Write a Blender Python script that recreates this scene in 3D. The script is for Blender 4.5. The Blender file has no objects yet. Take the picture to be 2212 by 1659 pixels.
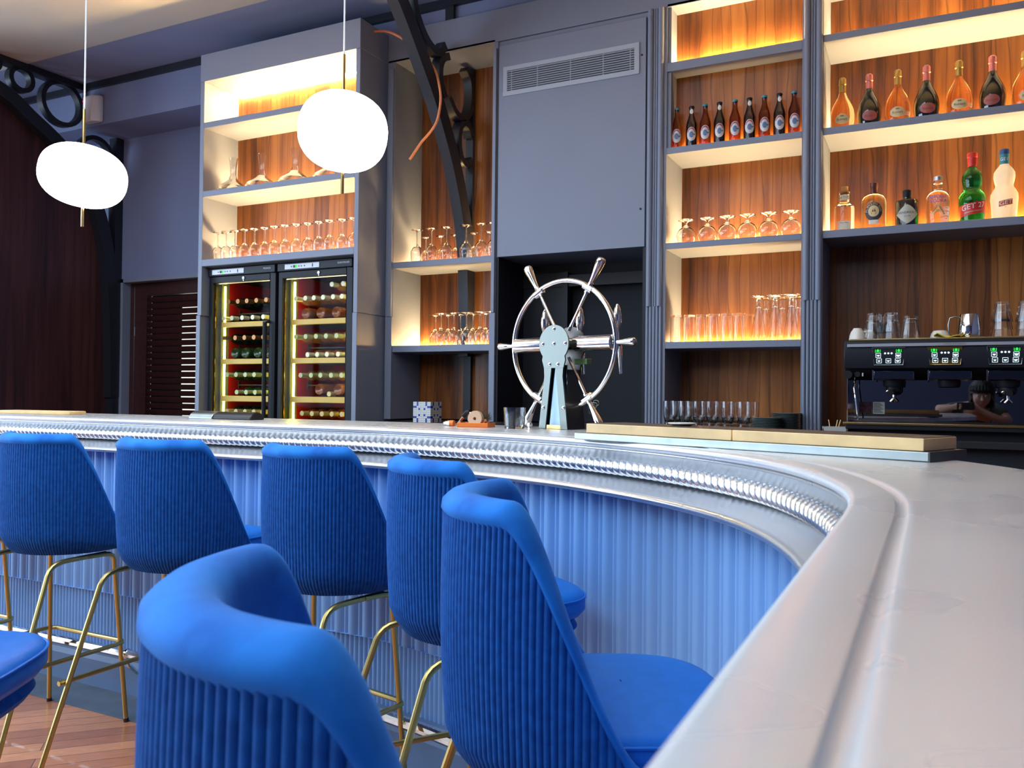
import bpy, bmesh, math, random
from mathutils import Vector, Matrix
from math import sin, cos, pi, radians, sqrt, atan2
random.seed(7)
SC = bpy.context.scene
COL = SC.collection

# ------------------------------------------------------------------ helpers
class MB:
    def __init__(s): s.v = []; s.f = []
    def add(s, vs, fs):
        n = len(s.v); s.v += [tuple(p) for p in vs]; s.f += [tuple(i + n for i in f) for f in fs]; return s
    def box(s, x0, x1, y0, y1, z0, z1):
        vs = [(x, y, z) for z in (z0, z1) for y in (y0, y1) for x in (x0, x1)]
        return s.add(vs, [(0, 2, 3, 1), (4, 5, 7, 6), (0, 1, 5, 4), (2, 6, 7, 3), (0, 4, 6, 2), (1, 3, 7, 5)])
    def obox(s, c, ax, ay, az):
        c = Vector(c); ax, ay, az = Vector(ax), Vector(ay), Vector(az)
        vs = [c + ax * i + ay * j + az * k for k in (-1, 1) for j in (-1, 1) for i in (-1, 1)]
        return s.add(vs, [(0, 2, 3, 1), (4, 5, 7, 6), (0, 1, 5, 4), (2, 6, 7, 3), (0, 4, 6, 2), (1, 3, 7, 5)])
    def grid(s, rows, closed_u=False, closed_v=False):
        nu = len(rows); nv = len(rows[0]); vs = [p for r in rows for p in r]; fs = []
        for i in range(nu if closed_u else nu - 1):
            for j in range(nv if closed_v else nv - 1):
                a = i * nv + j; b = i * nv + (j + 1) % nv; c = ((i + 1) % nu) * nv + (j + 1) % nv; d = ((i + 1) % nu) * nv + j
                fs.append((a, b, c, d))
        return s.add(vs, fs)
    def lathe(s, prof, n=20, c=(0, 0, 0), rib=0, ribn=0):
        rows = []
        for r, z in prof:
            rows.append([(c[0] + r * (1 + rib * cos(ribn * 2 * pi * k / n)) * cos(2 * pi * k / n), c[1] + r * (1 + rib * cos(ribn * 2 * pi * k / n)) * sin(2 * pi * k / n), c[2] + z) for k in range(n)])
        return s.grid(rows, False, True)
    def tube(s, path, r, n=8, closed=False, caps=True):
        P = [Vector(p) for p in path]; m = len(P); rows = []; R = r if isinstance(r, (list, tuple)) else [r] * m
        up = None
        for i in range(m):
            t = (P[(i + 1) % m] - P[i - 1]) if closed else (P[min(i + 1, m - 1)] - P[max(i - 1, 0)])
            if t.length < 1e-9: t = Vector((0, 0, 1))
            t.normalize()
            if up is None: up = Vector((0, 0, 1)) if abs(t.z) < .9 else Vector((1, 0, 0))
            a = up - t * up.dot(t)
            if a.length < 1e-6: a = t.orthogonal()
            a.normalize(); b = t.cross(a); up = a
            rows.append([P[i] + (a * cos(2 * pi * k / n) + b * sin(2 * pi * k / n)) * R[i] for k in range(n)])
        n0 = len(s.v); s.grid(rows, closed, True)
        if caps and not closed:
            s.f.append(tuple(n0 + k for k in range(n))[::-1]); s.f.append(tuple(n0 + (m - 1) * n + k for k in range(n)))
        return s
    def prism(s, poly, axis, d0, d1):
        def p(u, v, d): return {'x': (d, u, v), 'y': (u, d, v), 'z': (u, v, d)}[axis]
        n = len(poly); vs = [p(u, v, d0) for u, v in poly] + [p(u, v, d1) for u, v in poly]
        return s.add(vs, [tuple(range(n))[::-1], tuple(range(n, 2 * n))] + [(i, (i + 1) % n, n + (i + 1) % n, n + i) for i in range(n)])
    def ball(s, c, r, n=12, sc=(1, 1, 1)):
        m = max(6, n // 2)
        rows = [[(c[0] + sc[0] * r * sin(pi * i / m) * cos(2 * pi * k / n), c[1] + sc[1] * r * sin(pi * i / m) * sin(2 * pi * k / n), c[2] + sc[2] * r * cos(pi * i / m)) for k in range(n)] for i in range(m + 1)]
        return s.grid(rows, False, True)
    def xf(s, M):
        s.v = [tuple(M @ Vector(p)) for p in s.v]; return s
    def merge(s, o): return s.add(o.v, o.f)

def ob(name, mb, mat, parent=None, smooth=True, ang=35, bevel=0, solid=0, sub=0):
    me = bpy.data.meshes.new(name); me.from_pydata(mb.v, [], mb.f)
    bm = bmesh.new(); bm.from_mesh(me); bmesh.ops.remove_doubles(bm, verts=bm.verts, dist=1e-6)
    bmesh.ops.recalc_face_normals(bm, faces=bm.faces); bm.to_mesh(me); bm.free()
    if mat: me.materials.append(mat)
    if smooth:
        me.polygons.foreach_set('use_smooth', [True] * len(me.polygons)); me.set_sharp_from_angle(angle=radians(ang))
    o = bpy.data.objects.new(name, me); COL.objects.link(o)
    if parent: o.parent = parent
    if solid: md = o.modifiers.new('s', 'SOLIDIFY'); md.thickness = solid; md.offset = 0
    if bevel:
        md = o.modifiers.new('b', 'BEVEL'); md.width = bevel; md.segments = 2; md.limit_method = 'ANGLE'; md.angle_limit = radians(40)
    if sub: md = o.modifiers.new('u', 'SUBSURF'); md.levels = sub; md.render_levels = sub
    return o
def tag(o, label, cat, group=None, kind=None):
    o['label'] = label; o['category'] = cat
    if group: o['group'] = group
    if kind: o['kind'] = kind
    return o
def thing(name, label, cat, loc=(0, 0, 0), rz=0, group=None):
    o = bpy.data.objects.new(name, None); COL.objects.link(o); o.location = loc; o.rotation_euler = (0, 0, rz); o.empty_display_size = .05
    return tag(o, label, cat, group)
def struct(name, mb, mat, parent=None, **k):
    o = ob(name, mb, mat, parent, **k)
    if not parent: o['kind'] = 'structure'
    return o
def dup(root, loc, rz=None, label=None, group=None):
    r = root.copy(); COL.objects.link(r); r.location = loc
    if rz is not None: r.rotation_euler = (0, 0, rz)
    if label: r['label'] = label
    if group: r['group'] = group
    for ch in list(root.children):
        c = ch.copy(); COL.objects.link(c); c.parent = r
        for g in list(ch.children):
            d = g.copy(); COL.objects.link(d); d.parent = c
    return r
ORD = ['leftmost', 'second from left', 'third from left', 'fourth from left', 'fifth from left', 'sixth from left', 'seventh from left', 'eighth from left', 'ninth from left', 'tenth from left', 'eleventh from left', 'twelfth from left', 'thirteenth from left', 'fourteenth from left']
def text_geo(body, size, ax='CENTER'):
    cu = bpy.data.curves.new('tx', 'FONT'); cu.body = body; cu.size = size; cu.align_x = ax; cu.align_y = 'CENTER'; cu.resolution_u = 3
    o = bpy.data.objects.new('tx', cu); COL.objects.link(o); bpy.context.view_layer.update()
    me = bpy.data.meshes.new_from_object(o.evaluated_get(bpy.context.evaluated_depsgraph_get()))
    r = ([tuple(v.co[:2]) for v in me.vertices], [tuple(p.vertices) for p in me.polygons])
    bpy.data.objects.remove(o); bpy.data.curves.remove(cu); bpy.data.meshes.remove(me)
    return r
def text_mb(body, size, fn, sx=1, bold=0):
    vs, fs = text_geo(body, size); m = MB()
    m.add([fn(u * sx, v) for u, v in vs], fs)
    return m
def wrap(R, z0, a0=0):
    return lambda u, v: (R * sin(a0 + u / R), -R * cos(a0 + u / R), z0 + v)
def patch(poly_rows, R, z0, a0=0, bulge=None):
    f = wrap(R, z0, a0); return MB().grid([[f(u, v) for u, v in row] for row in poly_rows])
def rect_patch(w, h, R, z0, a0=0, n=10, skew=0):
    return patch([[(-w / 2 + w * j / n, -h / 2 + h * i / 2 + skew * (-w / 2 + w * j / n)) for j in range(n + 1)] for i in range(3)], R, z0, a0)
def disc_patch(w, h, Rf, z0, n=20, y=None, a0=0):
    # elliptical label hugging a surface of revolution whose radius at height z is Rf(z)
    rows = []
    for i in range(5):
        k = i / 4 + 1e-4; row = []
        for j in range(n):
            u = w / 2 * k * cos(2 * pi * j / n); v = h / 2 * k * sin(2 * pi * j / n); R = Rf(z0 + v)
            row.append((R * sin(a0 + u / R), -R * cos(a0 + u / R), z0 + v))
        rows.append(row)
    return MB().grid(rows, False, True)

# ------------------------------------------------------------------ materials
def nt(name):
    m = bpy.data.materials.new(name); m.use_nodes = True; t = m.node_tree; b = t.nodes['Principled BSDF']; return m, t, b
def S(b, **k):
    for a, v in k.items():
        n = {'col': 'Base Color', 'r': 'Roughness', 'm': 'Metallic', 'tr': 'Transmission Weight', 'ior': 'IOR', 'em': 'Emission Color', 'es': 'Emission Strength', 'sh': 'Sheen Weight', 'shr': 'Sheen Roughness', 'sht': 'Sheen Tint', 'coat': 'Coat Weight', 'cr': 'Coat Roughness', 'spec': 'Specular IOR Level', 'aniso': 'Anisotropic', 'sss': 'Subsurface Weight', 'al': 'Alpha'}[a]
        if isinstance(v, tuple): v = (*v, 1) if len(v) == 3 else v
        b.inputs[n].default_value = v
def L(t, a, b): t.links.new(a, b)
def mat(name, noise=0, nscale=30, bump=0, bscale=200, **k):
    m, t, b = nt(name); S(b, **k)
    tc = t.nodes.new('ShaderNodeTexCoord')
    if noise:
        n = t.nodes.new('ShaderNodeTexNoise'); n.inputs['Scale'].default_value = nscale; n.inputs['Detail'].default_value = 4
        L(t, tc.outputs['Object'], n.inputs['Vector'])
        mr = t.nodes.new('ShaderNodeMapRange'); mr.inputs[1].default_value = .3; mr.inputs[2].default_value = .7; mr.inputs[3].default_value = 1 - noise; mr.inputs[4].default_value = 1 + noise
        L(t, n.outputs['Fac'], mr.inputs[0])
        mx = t.nodes.new('ShaderNodeMix'); mx.data_type = 'RGBA'; mx.blend_type = 'MULTIPLY'; mx.inputs[0].default_value = 1
        c = k['col']; mx.inputs[6].default_value = (*c, 1); L(t, mr.outputs[0], mx.inputs[7]); L(t, mx.outputs[2], b.inputs['Base Color'])
    if bump:
        n = t.nodes.new('ShaderNodeTexNoise'); n.inputs['Scale'].default_value = bscale; n.inputs['Detail'].default_value = 3
        L(t, tc.outputs['Object'], n.inputs['Vector']); bp = t.nodes.new('ShaderNodeBump'); bp.inputs['Strength'].default_value = bump; bp.inputs['Distance'].default_value = .003
        L(t, n.outputs['Fac'], bp.inputs['Height']); L(t, bp.outputs['Normal'], b.inputs['Normal'])
    return m
def ramp(t, stops):
    r = t.nodes.new('ShaderNodeValToRGB'); e = r.color_ramp.elements
    while len(e) < len(stops): e.new(.5)
    for i, (p, c) in enumerate(stops): e[i].position = p; e[i].color = (*c, 1)
    return r
def wood(name, stops, board=.13, grain=(18, 18, 1.1), rough=.38, line=.35, axis='X', coat=0):
    # vertical veneer leaves of varying tone with dark growth lines
    m, t, b = nt(name); S(b, r=rough, coat=coat)
    tc = t.nodes.new('ShaderNodeTexCoord'); sp = t.nodes.new('ShaderNodeSeparateXYZ'); L(t, tc.outputs['Object'], sp.inputs[0])
    mp = t.nodes.new('ShaderNodeMapping'); mp.inputs['Scale'].default_value = grain; L(t, tc.outputs['Object'], mp.inputs['Vector'])
    n = t.nodes.new('ShaderNodeTexNoise'); n.inputs['Scale'].default_value = 1; n.inputs['Detail'].default_value = 5; n.inputs['Roughness'].default_value = .6; L(t, mp.outputs[0], n.inputs['Vector'])
    dv = t.nodes.new('ShaderNodeMath'); dv.operation = 'DIVIDE'; dv.inputs[1].default_value = board; L(t, sp.outputs[axis], dv.inputs[0])
    fl = t.nodes.new('ShaderNodeMath'); fl.operation = 'FLOOR'; L(t, dv.outputs[0], fl.inputs[0])
    wn = t.nodes.new('ShaderNodeTexWhiteNoise'); wn.noise_dimensions = '1D'; L(t, fl.outputs[0], wn.inputs['W'])
    a = t.nodes.new('ShaderNodeMath'); a.operation = 'MULTIPLY_ADD'; a.inputs[1].default_value = .35; a.inputs[2].default_value = -.17; L(t, wn.outputs['Value'], a.inputs[0])
    ad = t.nodes.new('ShaderNodeMath'); ad.operation = 'ADD'; L(t, n.outputs['Fac'], ad.inputs[0]); L(t, a.outputs[0], ad.inputs[1])
    r = ramp(t, stops); L(t, ad.outputs[0], r.inputs['Fac'])
    # thin dark lines: distorted wave
    mp2 = t.nodes.new('ShaderNodeMapping'); mp2.inputs['Scale'].default_value = (1, 1, .16); L(t, tc.outputs['Object'], mp2.inputs['Vector'])
    w = t.nodes.new('ShaderNodeTexWave'); w.bands_direction = axis; w.inputs['Scale'].default_value = 5.5; w.inputs['Distortion'].default_value = 5; w.inputs['Detail'].default_value = 2; w.inputs['Detail Scale'].default_value = 1.6
    L(t, mp2.outputs[0], w.inputs['Vector'])
    r2 = ramp(t, [(0, (1 - line,) * 3), (.05, (1, 1, 1)), (1, (1, 1, 1))]); L(t, w.outputs['Fac'], r2.inputs['Fac'])
    mx = t.nodes.new('ShaderNodeMix'); mx.data_type = 'RGBA'; mx.blend_type = 'MULTIPLY'; mx.inputs[0].default_value = 1
    L(t, r.outputs[0], mx.inputs[6]); L(t, r2.outputs[0], mx.inputs[7]); L(t, mx.outputs[2], b.inputs['Base Color'])
    return m
def glassmat(name, col=(1, 1, 1), ior=1.45, r=0.0):
    m, t, b = nt(name); S(b, col=col, tr=1.0, ior=ior, r=r); return m
def emis(name, col, st):
    m, t, b = nt(name); S(b, col=(0, 0, 0), em=col, es=st, r=.6); return m
def pane(name, tint=(1, 1, 1), refl=.06):
    m = bpy.data.materials.new(name); m.use_nodes = True; t = m.node_tree; t.nodes.clear()
    o = t.nodes.new('ShaderNodeOutputMaterial'); mx = t.nodes.new('ShaderNodeMixShader'); tr = t.nodes.new('ShaderNodeBsdfTransparent'); g = t.nodes.new('ShaderNodeBsdfGlossy'); fr = t.nodes.new('ShaderNodeLayerWeight'); fr.inputs[0].default_value = .5; pw = t.nodes.new('ShaderNodeMath'); pw.operation = 'POWER'; pw.inputs[1].default_value = 5; ma = t.nodes.new('ShaderNodeMath'); ma.operation = 'MULTIPLY_ADD'; ma.inputs[1].default_value = .25; ma.inputs[2].default_value = refl
    tr.inputs[0].default_value = (*tint, 1); g.inputs['Roughness'].default_value = .02
    L(t, fr.outputs['Facing'], pw.inputs[0]); L(t, pw.outputs[0], ma.inputs[0]); L(t, ma.outputs[0], mx.inputs[0]); L(t, tr.outputs[0], mx.inputs[1]); L(t, g.outputs[0], mx.inputs[2]); L(t, mx.outputs[0], o.inputs[0]); return m

M = {}
M['paint'] = mat('blue_grey_paint', col=(.20, .225, .30), r=.5, noise=.03, nscale=3)
M['wallpaint'] = mat('wall_paint', col=(.19, .225, .37), r=.7, noise=.05, nscale=2)
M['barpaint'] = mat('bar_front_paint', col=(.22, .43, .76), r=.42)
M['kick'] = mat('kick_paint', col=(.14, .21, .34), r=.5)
M['ceil'] = mat('cream_ceiling', col=(.46, .43, .38), r=.85, noise=.06, nscale=1.3)
M['ceilband'] = mat('blue_ceiling', col=(.20, .23, .36), r=.8, noise=.05, nscale=1.5)
M['teak'] = wood('teak_panel', [(.22, (.09, .022, .003)), (.42, (.245, .071, .0095)), (.58, (.37, .118, .018)), (.78, (.49, .175, .032))], line=.45)
M['dkwood'] = wood('dark_wood', [(.2, (.018, .006, .007)), (.5, (.055, .017, .016)), (.8, (.09, .03, .025))], board=.18, axis='Y', rough=.35)
M['doorwood'] = mat('mahogany', col=(.045, .014, .013), r=.35, noise=.2, nscale=25)
M['pale'] = mat('beech', col=(.90, .60, .27), r=.5, noise=.12, nscale=14)
M['edge'] = mat('burnt_board_top', col=(.10, .06, .035), r=.5)
M['iron'] = mat('black_iron', col=(.012, .014, .022), r=.4, bump=.3, bscale=40)
M['black'] = mat('black_plastic', col=(.012, .013, .017), r=.5, spec=.25)
M['blackm'] = mat('black_satin', col=(.016, .017, .024), r=.45, spec=.25)
M['gap'] = mat('dark_lining', col=(.010, .012, .018), r=.8)
M['chrome'] = mat('chrome', col=(.72, .69, .66), m=1.0, r=.06)
M['steel'] = mat('brushed_steel', col=(.38, .41, .39), m=1.0, r=.33, noise=.1, nscale=20)
M['steeld'] = mat('dark_steel', col=(.12, .105, .095), m=1.0, r=.3)
M['brass'] = mat('satin_brass', col=(.50, .37, .13), m=1.0, r=.34)
M['goldbrass'] = mat('polished_brass', col=(.80, .55, .22), m=1.0, r=.15)
M['shelfgold'] = mat('gold_shelf_edge', col=(.66, .42, .05), r=.45)
M['rubber'] = mat('black_rubber', col=(.01, .01, .01), r=.7)
M['slate'] = mat('slate', col=(.10, .12, .15), r=.6, noise=.15, nscale=12)
M['glass'] = glassmat('clear_glass')
M['fglass'] = pane('fridge_glass', refl=.0015)
M['white'] = mat('white_plastic', col=(.75, .76, .78), r=.4)
M['porc'] = mat('porcelain', col=(.78, .74, .66), r=.2)
M['cable'] = mat('orange_cable', col=(.75, .24, .09), r=.5)
M['led'] = emis('warm_led', (1, .66, .27), 290)
M['fled'] = emis('fridge_led', (1, .84, .07), 24)
M['leddim'] = emis('warm_led_dim', (1, .60, .22), 70)
M['globe'] = emis('lit_opal_glass', (1, .88, .70), 14)
M['green_em'] = emis('green_light', (.02, 1, .08), 1.1)
M['white_em'] = emis('white_light', (.7, .9, 1), 1.6)
M['red_em'] = emis('red_light', (1, .05, .2), 1.5)
M['ink'] = mat('ink', col=(.05, .06, .06), r=.6)
M['paper'] = mat('paper', col=(.80, .76, .66), r=.6)
M['red'] = mat('red_plastic', col=(.62, .025, .015), r=.4)
M['blueink'] = mat('blue_ink', col=(.03, .04, .55), r=.5)
M['whiteink'] = mat('white_ink', col=(.85, .85, .85), r=.5)
M['orange'] = mat('orange_plastic', col=(.85, .19, .02), r=.4)
M['redback'] = mat('red_lining', col=(.36, .010, .014), r=.6, spec=.1)
M['redback2'] = mat('red_lining_bright', col=(.55, .03, .014), r=.6, spec=.1)
M['fside'] = mat('fridge_side', col=(.13, .14, .10), r=.4)
M['plate'] = mat('grey_plate', col=(.20, .24, .23), r=.25)

def zincmat(nm, mt_, c1, c2):
    m, t, b = nt(nm); S(b, col=(.74, .745, .76), m=mt_, r=.28)
    tc = t.nodes.new('ShaderNodeTexCoord'); n = t.nodes.new('ShaderNodeTexNoise'); n.inputs['Scale'].default_value = 5; n.inputs['Detail'].default_value = 2; L(t, tc.outputs['Object'], n.inputs['Vector'])
    r = t.nodes.new('ShaderNodeMapRange'); r.inputs[1].default_value = 0; r.inputs[2].default_value = 1; r.inputs[3].default_value = .22; r.inputs[4].default_value = .34; L(t, n.outputs['Fac'], r.inputs[0]); L(t, r.outputs[0], b.inputs['Roughness'])
    c = ramp(t, [(0, c1), (1, c2)]); L(t, n.outputs['Fac'], c.inputs['Fac']); L(t, c.outputs[0], b.inputs['Base Color']); return m
M['zinc'] = zincmat('zinc', .88, (.63, .64, .66), (.66, .665, .675)); M['zinctop'] = zincmat('zinc_top', .45, (.80, .79, .785), (.86, .85, .845))
def fabric(name, c1, c2, scale, bump=.35, rough=.75, sheen=.6, bs=900):
    m, t, b = nt(name); S(b, r=rough, sh=sheen, shr=.35, spec=.2); b.inputs['Sheen Tint'].default_value = (.25, .55, 1, 1)
    tc = t.nodes.new('ShaderNodeTexCoord'); n = t.nodes.new('ShaderNodeTexNoise'); n.inputs['Scale'].default_value = scale; n.inputs['Detail'].default_value = 3; L(t, tc.outputs['Object'], n.inputs['Vector'])
    r = ramp(t, [(.35, c1), (.65, c2)]); L(t, n.outputs['Fac'], r.inputs['Fac']); L(t, r.outputs[0], b.inputs['Base Color'])
    n2 = t.nodes.new('ShaderNodeTexNoise'); n2.inputs['Scale'].default_value = bs; L(t, tc.outputs['Object'], n2.inputs['Vector'])
    bp = t.nodes.new('ShaderNodeBump'); bp.inputs['Strength'].default_value = bump; bp.inputs['Distance'].default_value = .001; L(t, n2.outputs['Fac'], bp.inputs['Height']); L(t, bp.outputs[0], b.inputs['Normal']); return m
M['velvet'] = fabric('blue_velvet', (.005, .115, .46), (.012, .19, .64), 14, sheen=.35)
M['cord'] = fabric('blue_corduroy', (.003, .068, .29), (.005, .098, .38), 60, bs=500, sheen=.12)
M['leather'] = fabric('blue_leather', (.010, .145, .54), (.013, .16, .60), 40, bump=.5, rough=.45, sheen=.1, bs=420)
def floormat():
    m, t, b = nt('parquet'); S(b, r=.35, coat=.2)
    tc = t.nodes.new('ShaderNodeTexCoord'); mp = t.nodes.new('ShaderNodeMapping'); mp.inputs['Rotation'].default_value = (0, 0, radians(-45)); L(t, tc.outputs['Object'], mp.inputs['Vector'])
    br = t.nodes.new('ShaderNodeTexBrick'); br.inputs['Scale'].default_value = 1; br.inputs['Brick Width'].default_value = .62; br.inputs['Row Height'].default_value = .07; br.inputs['Mortar Size'].default_value = .0014
    br.inputs['Color1'].default_value = (.40, .125, .05, 1); br.inputs['Color2'].default_value = (.68, .26, .11, 1); br.inputs['Mortar'].default_value = (.07, .025, .015, 1); br.offset = .37
    L(t, mp.outputs[0], br.inputs['Vector'])
    mp2 = t.nodes.new('ShaderNodeMapping'); mp2.inputs['Scale'].default_value = (3, 60, 1); L(t, mp.outputs[0], mp2.inputs['Vector']); n = t.nodes.new('ShaderNodeTexNoise'); n.inputs['Detail'].default_value = 4; L(t, mp2.outputs[0], n.inputs['Vector'])
    r = ramp(t, [(.3, (.72,) * 3), (.7, (1.15,) * 3)]); L(t, n.outputs['Fac'], r.inputs['Fac'])
    mx = t.nodes.new('ShaderNodeMix'); mx.data_type = 'RGBA'; mx.blend_type = 'MULTIPLY'; mx.inputs[0].default_value = 1; L(t, br.outputs['Color'], mx.inputs[6]); L(t, r.outputs[0], mx.inputs[7]); L(t, mx.outputs[2], b.inputs['Base Color']); return m
M['floor'] = floormat()

# ------------------------------------------------------------------ camera
cam = bpy.data.cameras.new('camera'); co = bpy.data.objects.new('camera', cam); COL.objects.link(co); SC.camera = co
yaw, pit, rol = radians(26.636), radians(.783), radians(.6014)
F = Vector((-sin(yaw) * cos(pit), cos(yaw) * cos(pit), sin(pit))); r0 = Vector((cos(yaw), sin(yaw), 0)); u0 = r0.cross(F)
rr = r0 * cos(rol) + u0 * sin(rol); uu = u0 * cos(rol) - r0 * sin(rol)
co.matrix_world = Matrix(((rr.x, uu.x, -F.x, 0), (rr.y, uu.y, -F.y, 0), (rr.z, uu.z, -F.z, 1.25), (0, 0, 0, 1)))
cam.sensor_width = 36; cam.lens = 1810.4 / 2212 * 36; cam.clip_start = .02
cam.dof.use_dof = True; cam.dof.focus_distance = 2.6; cam.dof.aperture_fstop = 11

# ------------------------------------------------------------------ bar path (customer-side edge of the counter)
ZC = 1.1325
KP = [(-1.75, 2.412), (-1.56, 2.375), (-1.244, 2.302), (-.963, 2.205), (-.755, 2.09), (-.552, 1.946), (-.388, 1.79), (-.279, 1.65), (-.199, 1.50), (-.139, 1.345), (-.102, 1.203), (-.085, 1.08), (-.080, .96), (-.080, .82)]
def catmull(P, n=12):
    out = []
    Q = [(2 * P[0][0] - P[1][0], 2 * P[0][1] - P[1][1])] + P + [(2 * P[-1][0] - P[-2][0], 2 * P[-1][1] - P[-2][1])]
    for i in range(1, len(Q) - 2):
        p0, p1, p2, p3 = Q[i - 1:i + 3]
        for k in range(n):
            t = k / n
            out.append(tuple(.5 * (2 * p1[a] + (p2[a] - p0[a]) * t + (2 * p0[a] - 5 * p1[a] + 4 * p2[a] - p3[a]) * t * t + (3 * p1[a] - p0[a] - 3 * p2[a] + p3[a]) * t ** 3) for a in (0, 1)))
    return out + [P[-1]]
raw = [(-5.4 + .15 * i, 2.415) for i in range(24)] + catmull(KP) + [(-.080, .82 - .12 * i) for i in range(1, 9)]
def resample(P, ds):
    D = [0]
    for a, b in zip(P, P[1:]): D.append(D[-1] + math.dist(a, b))
    n = int(D[-1] / ds); out = []; j = 0
    for i in range(n + 1):
        s = D[-1] * i / n
        while j < len(D) - 2 and D[j + 1] < s: j += 1
        k = (s - D[j]) / max(1e-9, D[j + 1] - D[j]); out.append((P[j][0] + (P[j + 1][0] - P[j][0]) * k, P[j][1] + (P[j + 1][1] - P[j][1]) * k))
    return out, D[-1]
fine, LEN = resample(raw, .02)
for _ in range(6): fine = [fine[0]] + [tuple((fine[i - 1][a] + 2 * fine[i][a] + fine[i + 1][a]) / 4 for a in (0, 1)) for i in range(1, len(fine) - 1)] + [fine[-1]]
fine, LEN = resample(fine, .02); NF = len(fine)
NRM = []
for i in range(NF):
    a, b = fine[max(i - 3, 0)], fine[min(i + 3, NF - 1)]; l = math.hypot(b[0] - a[0], b[1] - a[1]); NRM.append(((b[1] - a[1]) / l, -(b[0] - a[0]) / l))
for _ in range(8): NRM = [NRM[0]] + [tuple((NRM[i - 1][a] + 2 * NRM[i][a] + NRM[i + 1][a]) / 4 for a in (0, 1)) for i in range(1, NF - 1)] + [NRM[-1]]
def path_at(s):
    k = min(max(s / LEN, 0), 1) * (NF - 1); i = min(int(k), NF - 2); t = k - i
    x = fine[i][0] * (1 - t) + fine[i + 1][0] * t; y = fine[i][1] * (1 - t) + fine[i + 1][1] * t
    nx = NRM[i][0] * (1 - t) + NRM[i + 1][0] * t; ny = NRM[i][1] * (1 - t) + NRM[i + 1][1] * t
    return x, y, nx, ny       # point and customer-side normal
def off(s, d, z):
    x, y, nx, ny = path_at(s); return (x + nx * d, y + ny * d, z)
def width(s):
    x, y, nx, ny = path_at(s); k = min(max((x + .95) / .6, 0), 1) if y > 1.2 else 1; k = k * k * (3 - 2 * k); return .56 * (1 - k) + .39 * k
SS = [LEN * i / 330 for i in range(331)]
def sweep(prof, ss=SS, closed=True):
    rows = [[off(s, d(s) if callable(d) else d, z) for d, z in prof] for s in ss]
    m = MB().grid(rows, False, closed)
    if closed:
        n = len(prof); m.f.append(tuple(range(n))); m.f.append(tuple((len(ss) - 1) * n + i for i in range(n))[::-1])
    return m
bar = thing('bar_counter', 'long zinc-topped bar counter curving through the room, fluted blue front', 'bar', (0, 0, 0))
Z = ZC
ob('countertop', sweep([(-.004, Z), (-.044, Z), (-.0465, Z - .0012), (-.050, Z - .0045), (-.0545, Z - .0045), (-.058, Z - .0012), (-.0605, Z + .0006), (-.066, Z), (lambda s: -width(s) + .01, Z), (lambda s: -width(s), Z - .006), (lambda s: -width(s), Z - .03), (-.02, Z - .03), (-.006, Z - .02), (.003, Z - .015), (.0045, Z - .008), (.002, Z - .002)]), M['zinctop'], bar, ang=50)
ob('edge_molding', sweep([(-.005, Z - .018), (-.009, Z - .026), (-.016, Z - .038), (-.018, Z - .052), (-.016, Z - .085), (-.004, Z - .092), (.015, Z - .103), (.034, Z - .113), (.042, Z - .116), (.050, Z - .1185), (.0545, Z - .124), (.054, Z - .131), (.048, Z - .136), (.038, Z - .137), (-.03, Z - .137), (-.03, Z - .018)]), M['zinc'], bar, ang=50)
def rope(R, pitch, d, z, ds, n, amp):
    ss = [ds * i for i in range(int(LEN / ds))]; rows = []
    for s in ss:
        x, y, nx, ny = path_at(s); row = []
        for k in range(n):
            th = 2 * pi * k / n; ph = s / pitch + th / pi
            q = R * (1 - amp * (1 - abs(sin(pi * ph))) ** 1.6)
            row.append((x + nx * (d + q * cos(th)), y + ny * (d + q * cos(th)), z + q * sin(th)))
        rows.append(row)
    return MB().grid(rows, False, True)
ob('rope_molding', rope(.0205, .0275, .002, Z - .066, .0032, 18, .36), M['zinc'], bar, ang=70)
ob('bead_molding', rope(.0035, .016, -.0045, Z - .0225, .004, 6, .3), M['zinc'], bar, ang=70)
def reeds(items, base, z0, z1, s0=0.0, s1=LEN):
    # items: list of (start, width, depth) within one period, chained along the path
    per = sum(w for w, _ in items); m = MB(); s = s0
    pts = []
    while s < s1:
        for w, dep in items:
            n = 7 if w > .03 else 5
            for k in range(n): t = k / n; pts.append((s + w * (.04 + .92 * t), base + dep * sin(pi * t) ** .7 if k else base))
            s += w
    rows = [[off(a, d, z0) for a, d in pts], [off(a, d, z1) for a, d in pts]]
    return m.grid(rows)
PER = .062
ob('reeded_panel', reeds([(.046, .013), (.016, .006)], -.016, .395, Z - .135, 0, LEN - .1), M['barpaint'], bar, ang=60)
ob('lower_reeded_panel', reeds([(PER / 3, .007)] * 3, -.024, .17, .40, 0, LEN - .1), M['barpaint'], bar, ang=60)
ob('reed_ends', sweep([(-.016, .395), (-.004, .395), (-.004, .3955), (-.016, .3955)], SS), M['barpaint'], bar)
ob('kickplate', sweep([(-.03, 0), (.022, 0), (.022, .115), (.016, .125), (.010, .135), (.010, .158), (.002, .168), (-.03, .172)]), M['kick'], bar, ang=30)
ob('carcass', sweep([(-.032, .0), (-.032, Z - .137), (-.10, Z - .035), (lambda s: -width(s) + .04, Z - .035), (lambda s: -width(s) + .04, 0)], [LEN * i / 110 for i in range(111)]), M['gap'], bar)
rail = ob('foot_rail', MB().tube([off(s, .17, .235) for s in SS[::2]], .017, 10), M['chrome'], bar)
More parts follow.
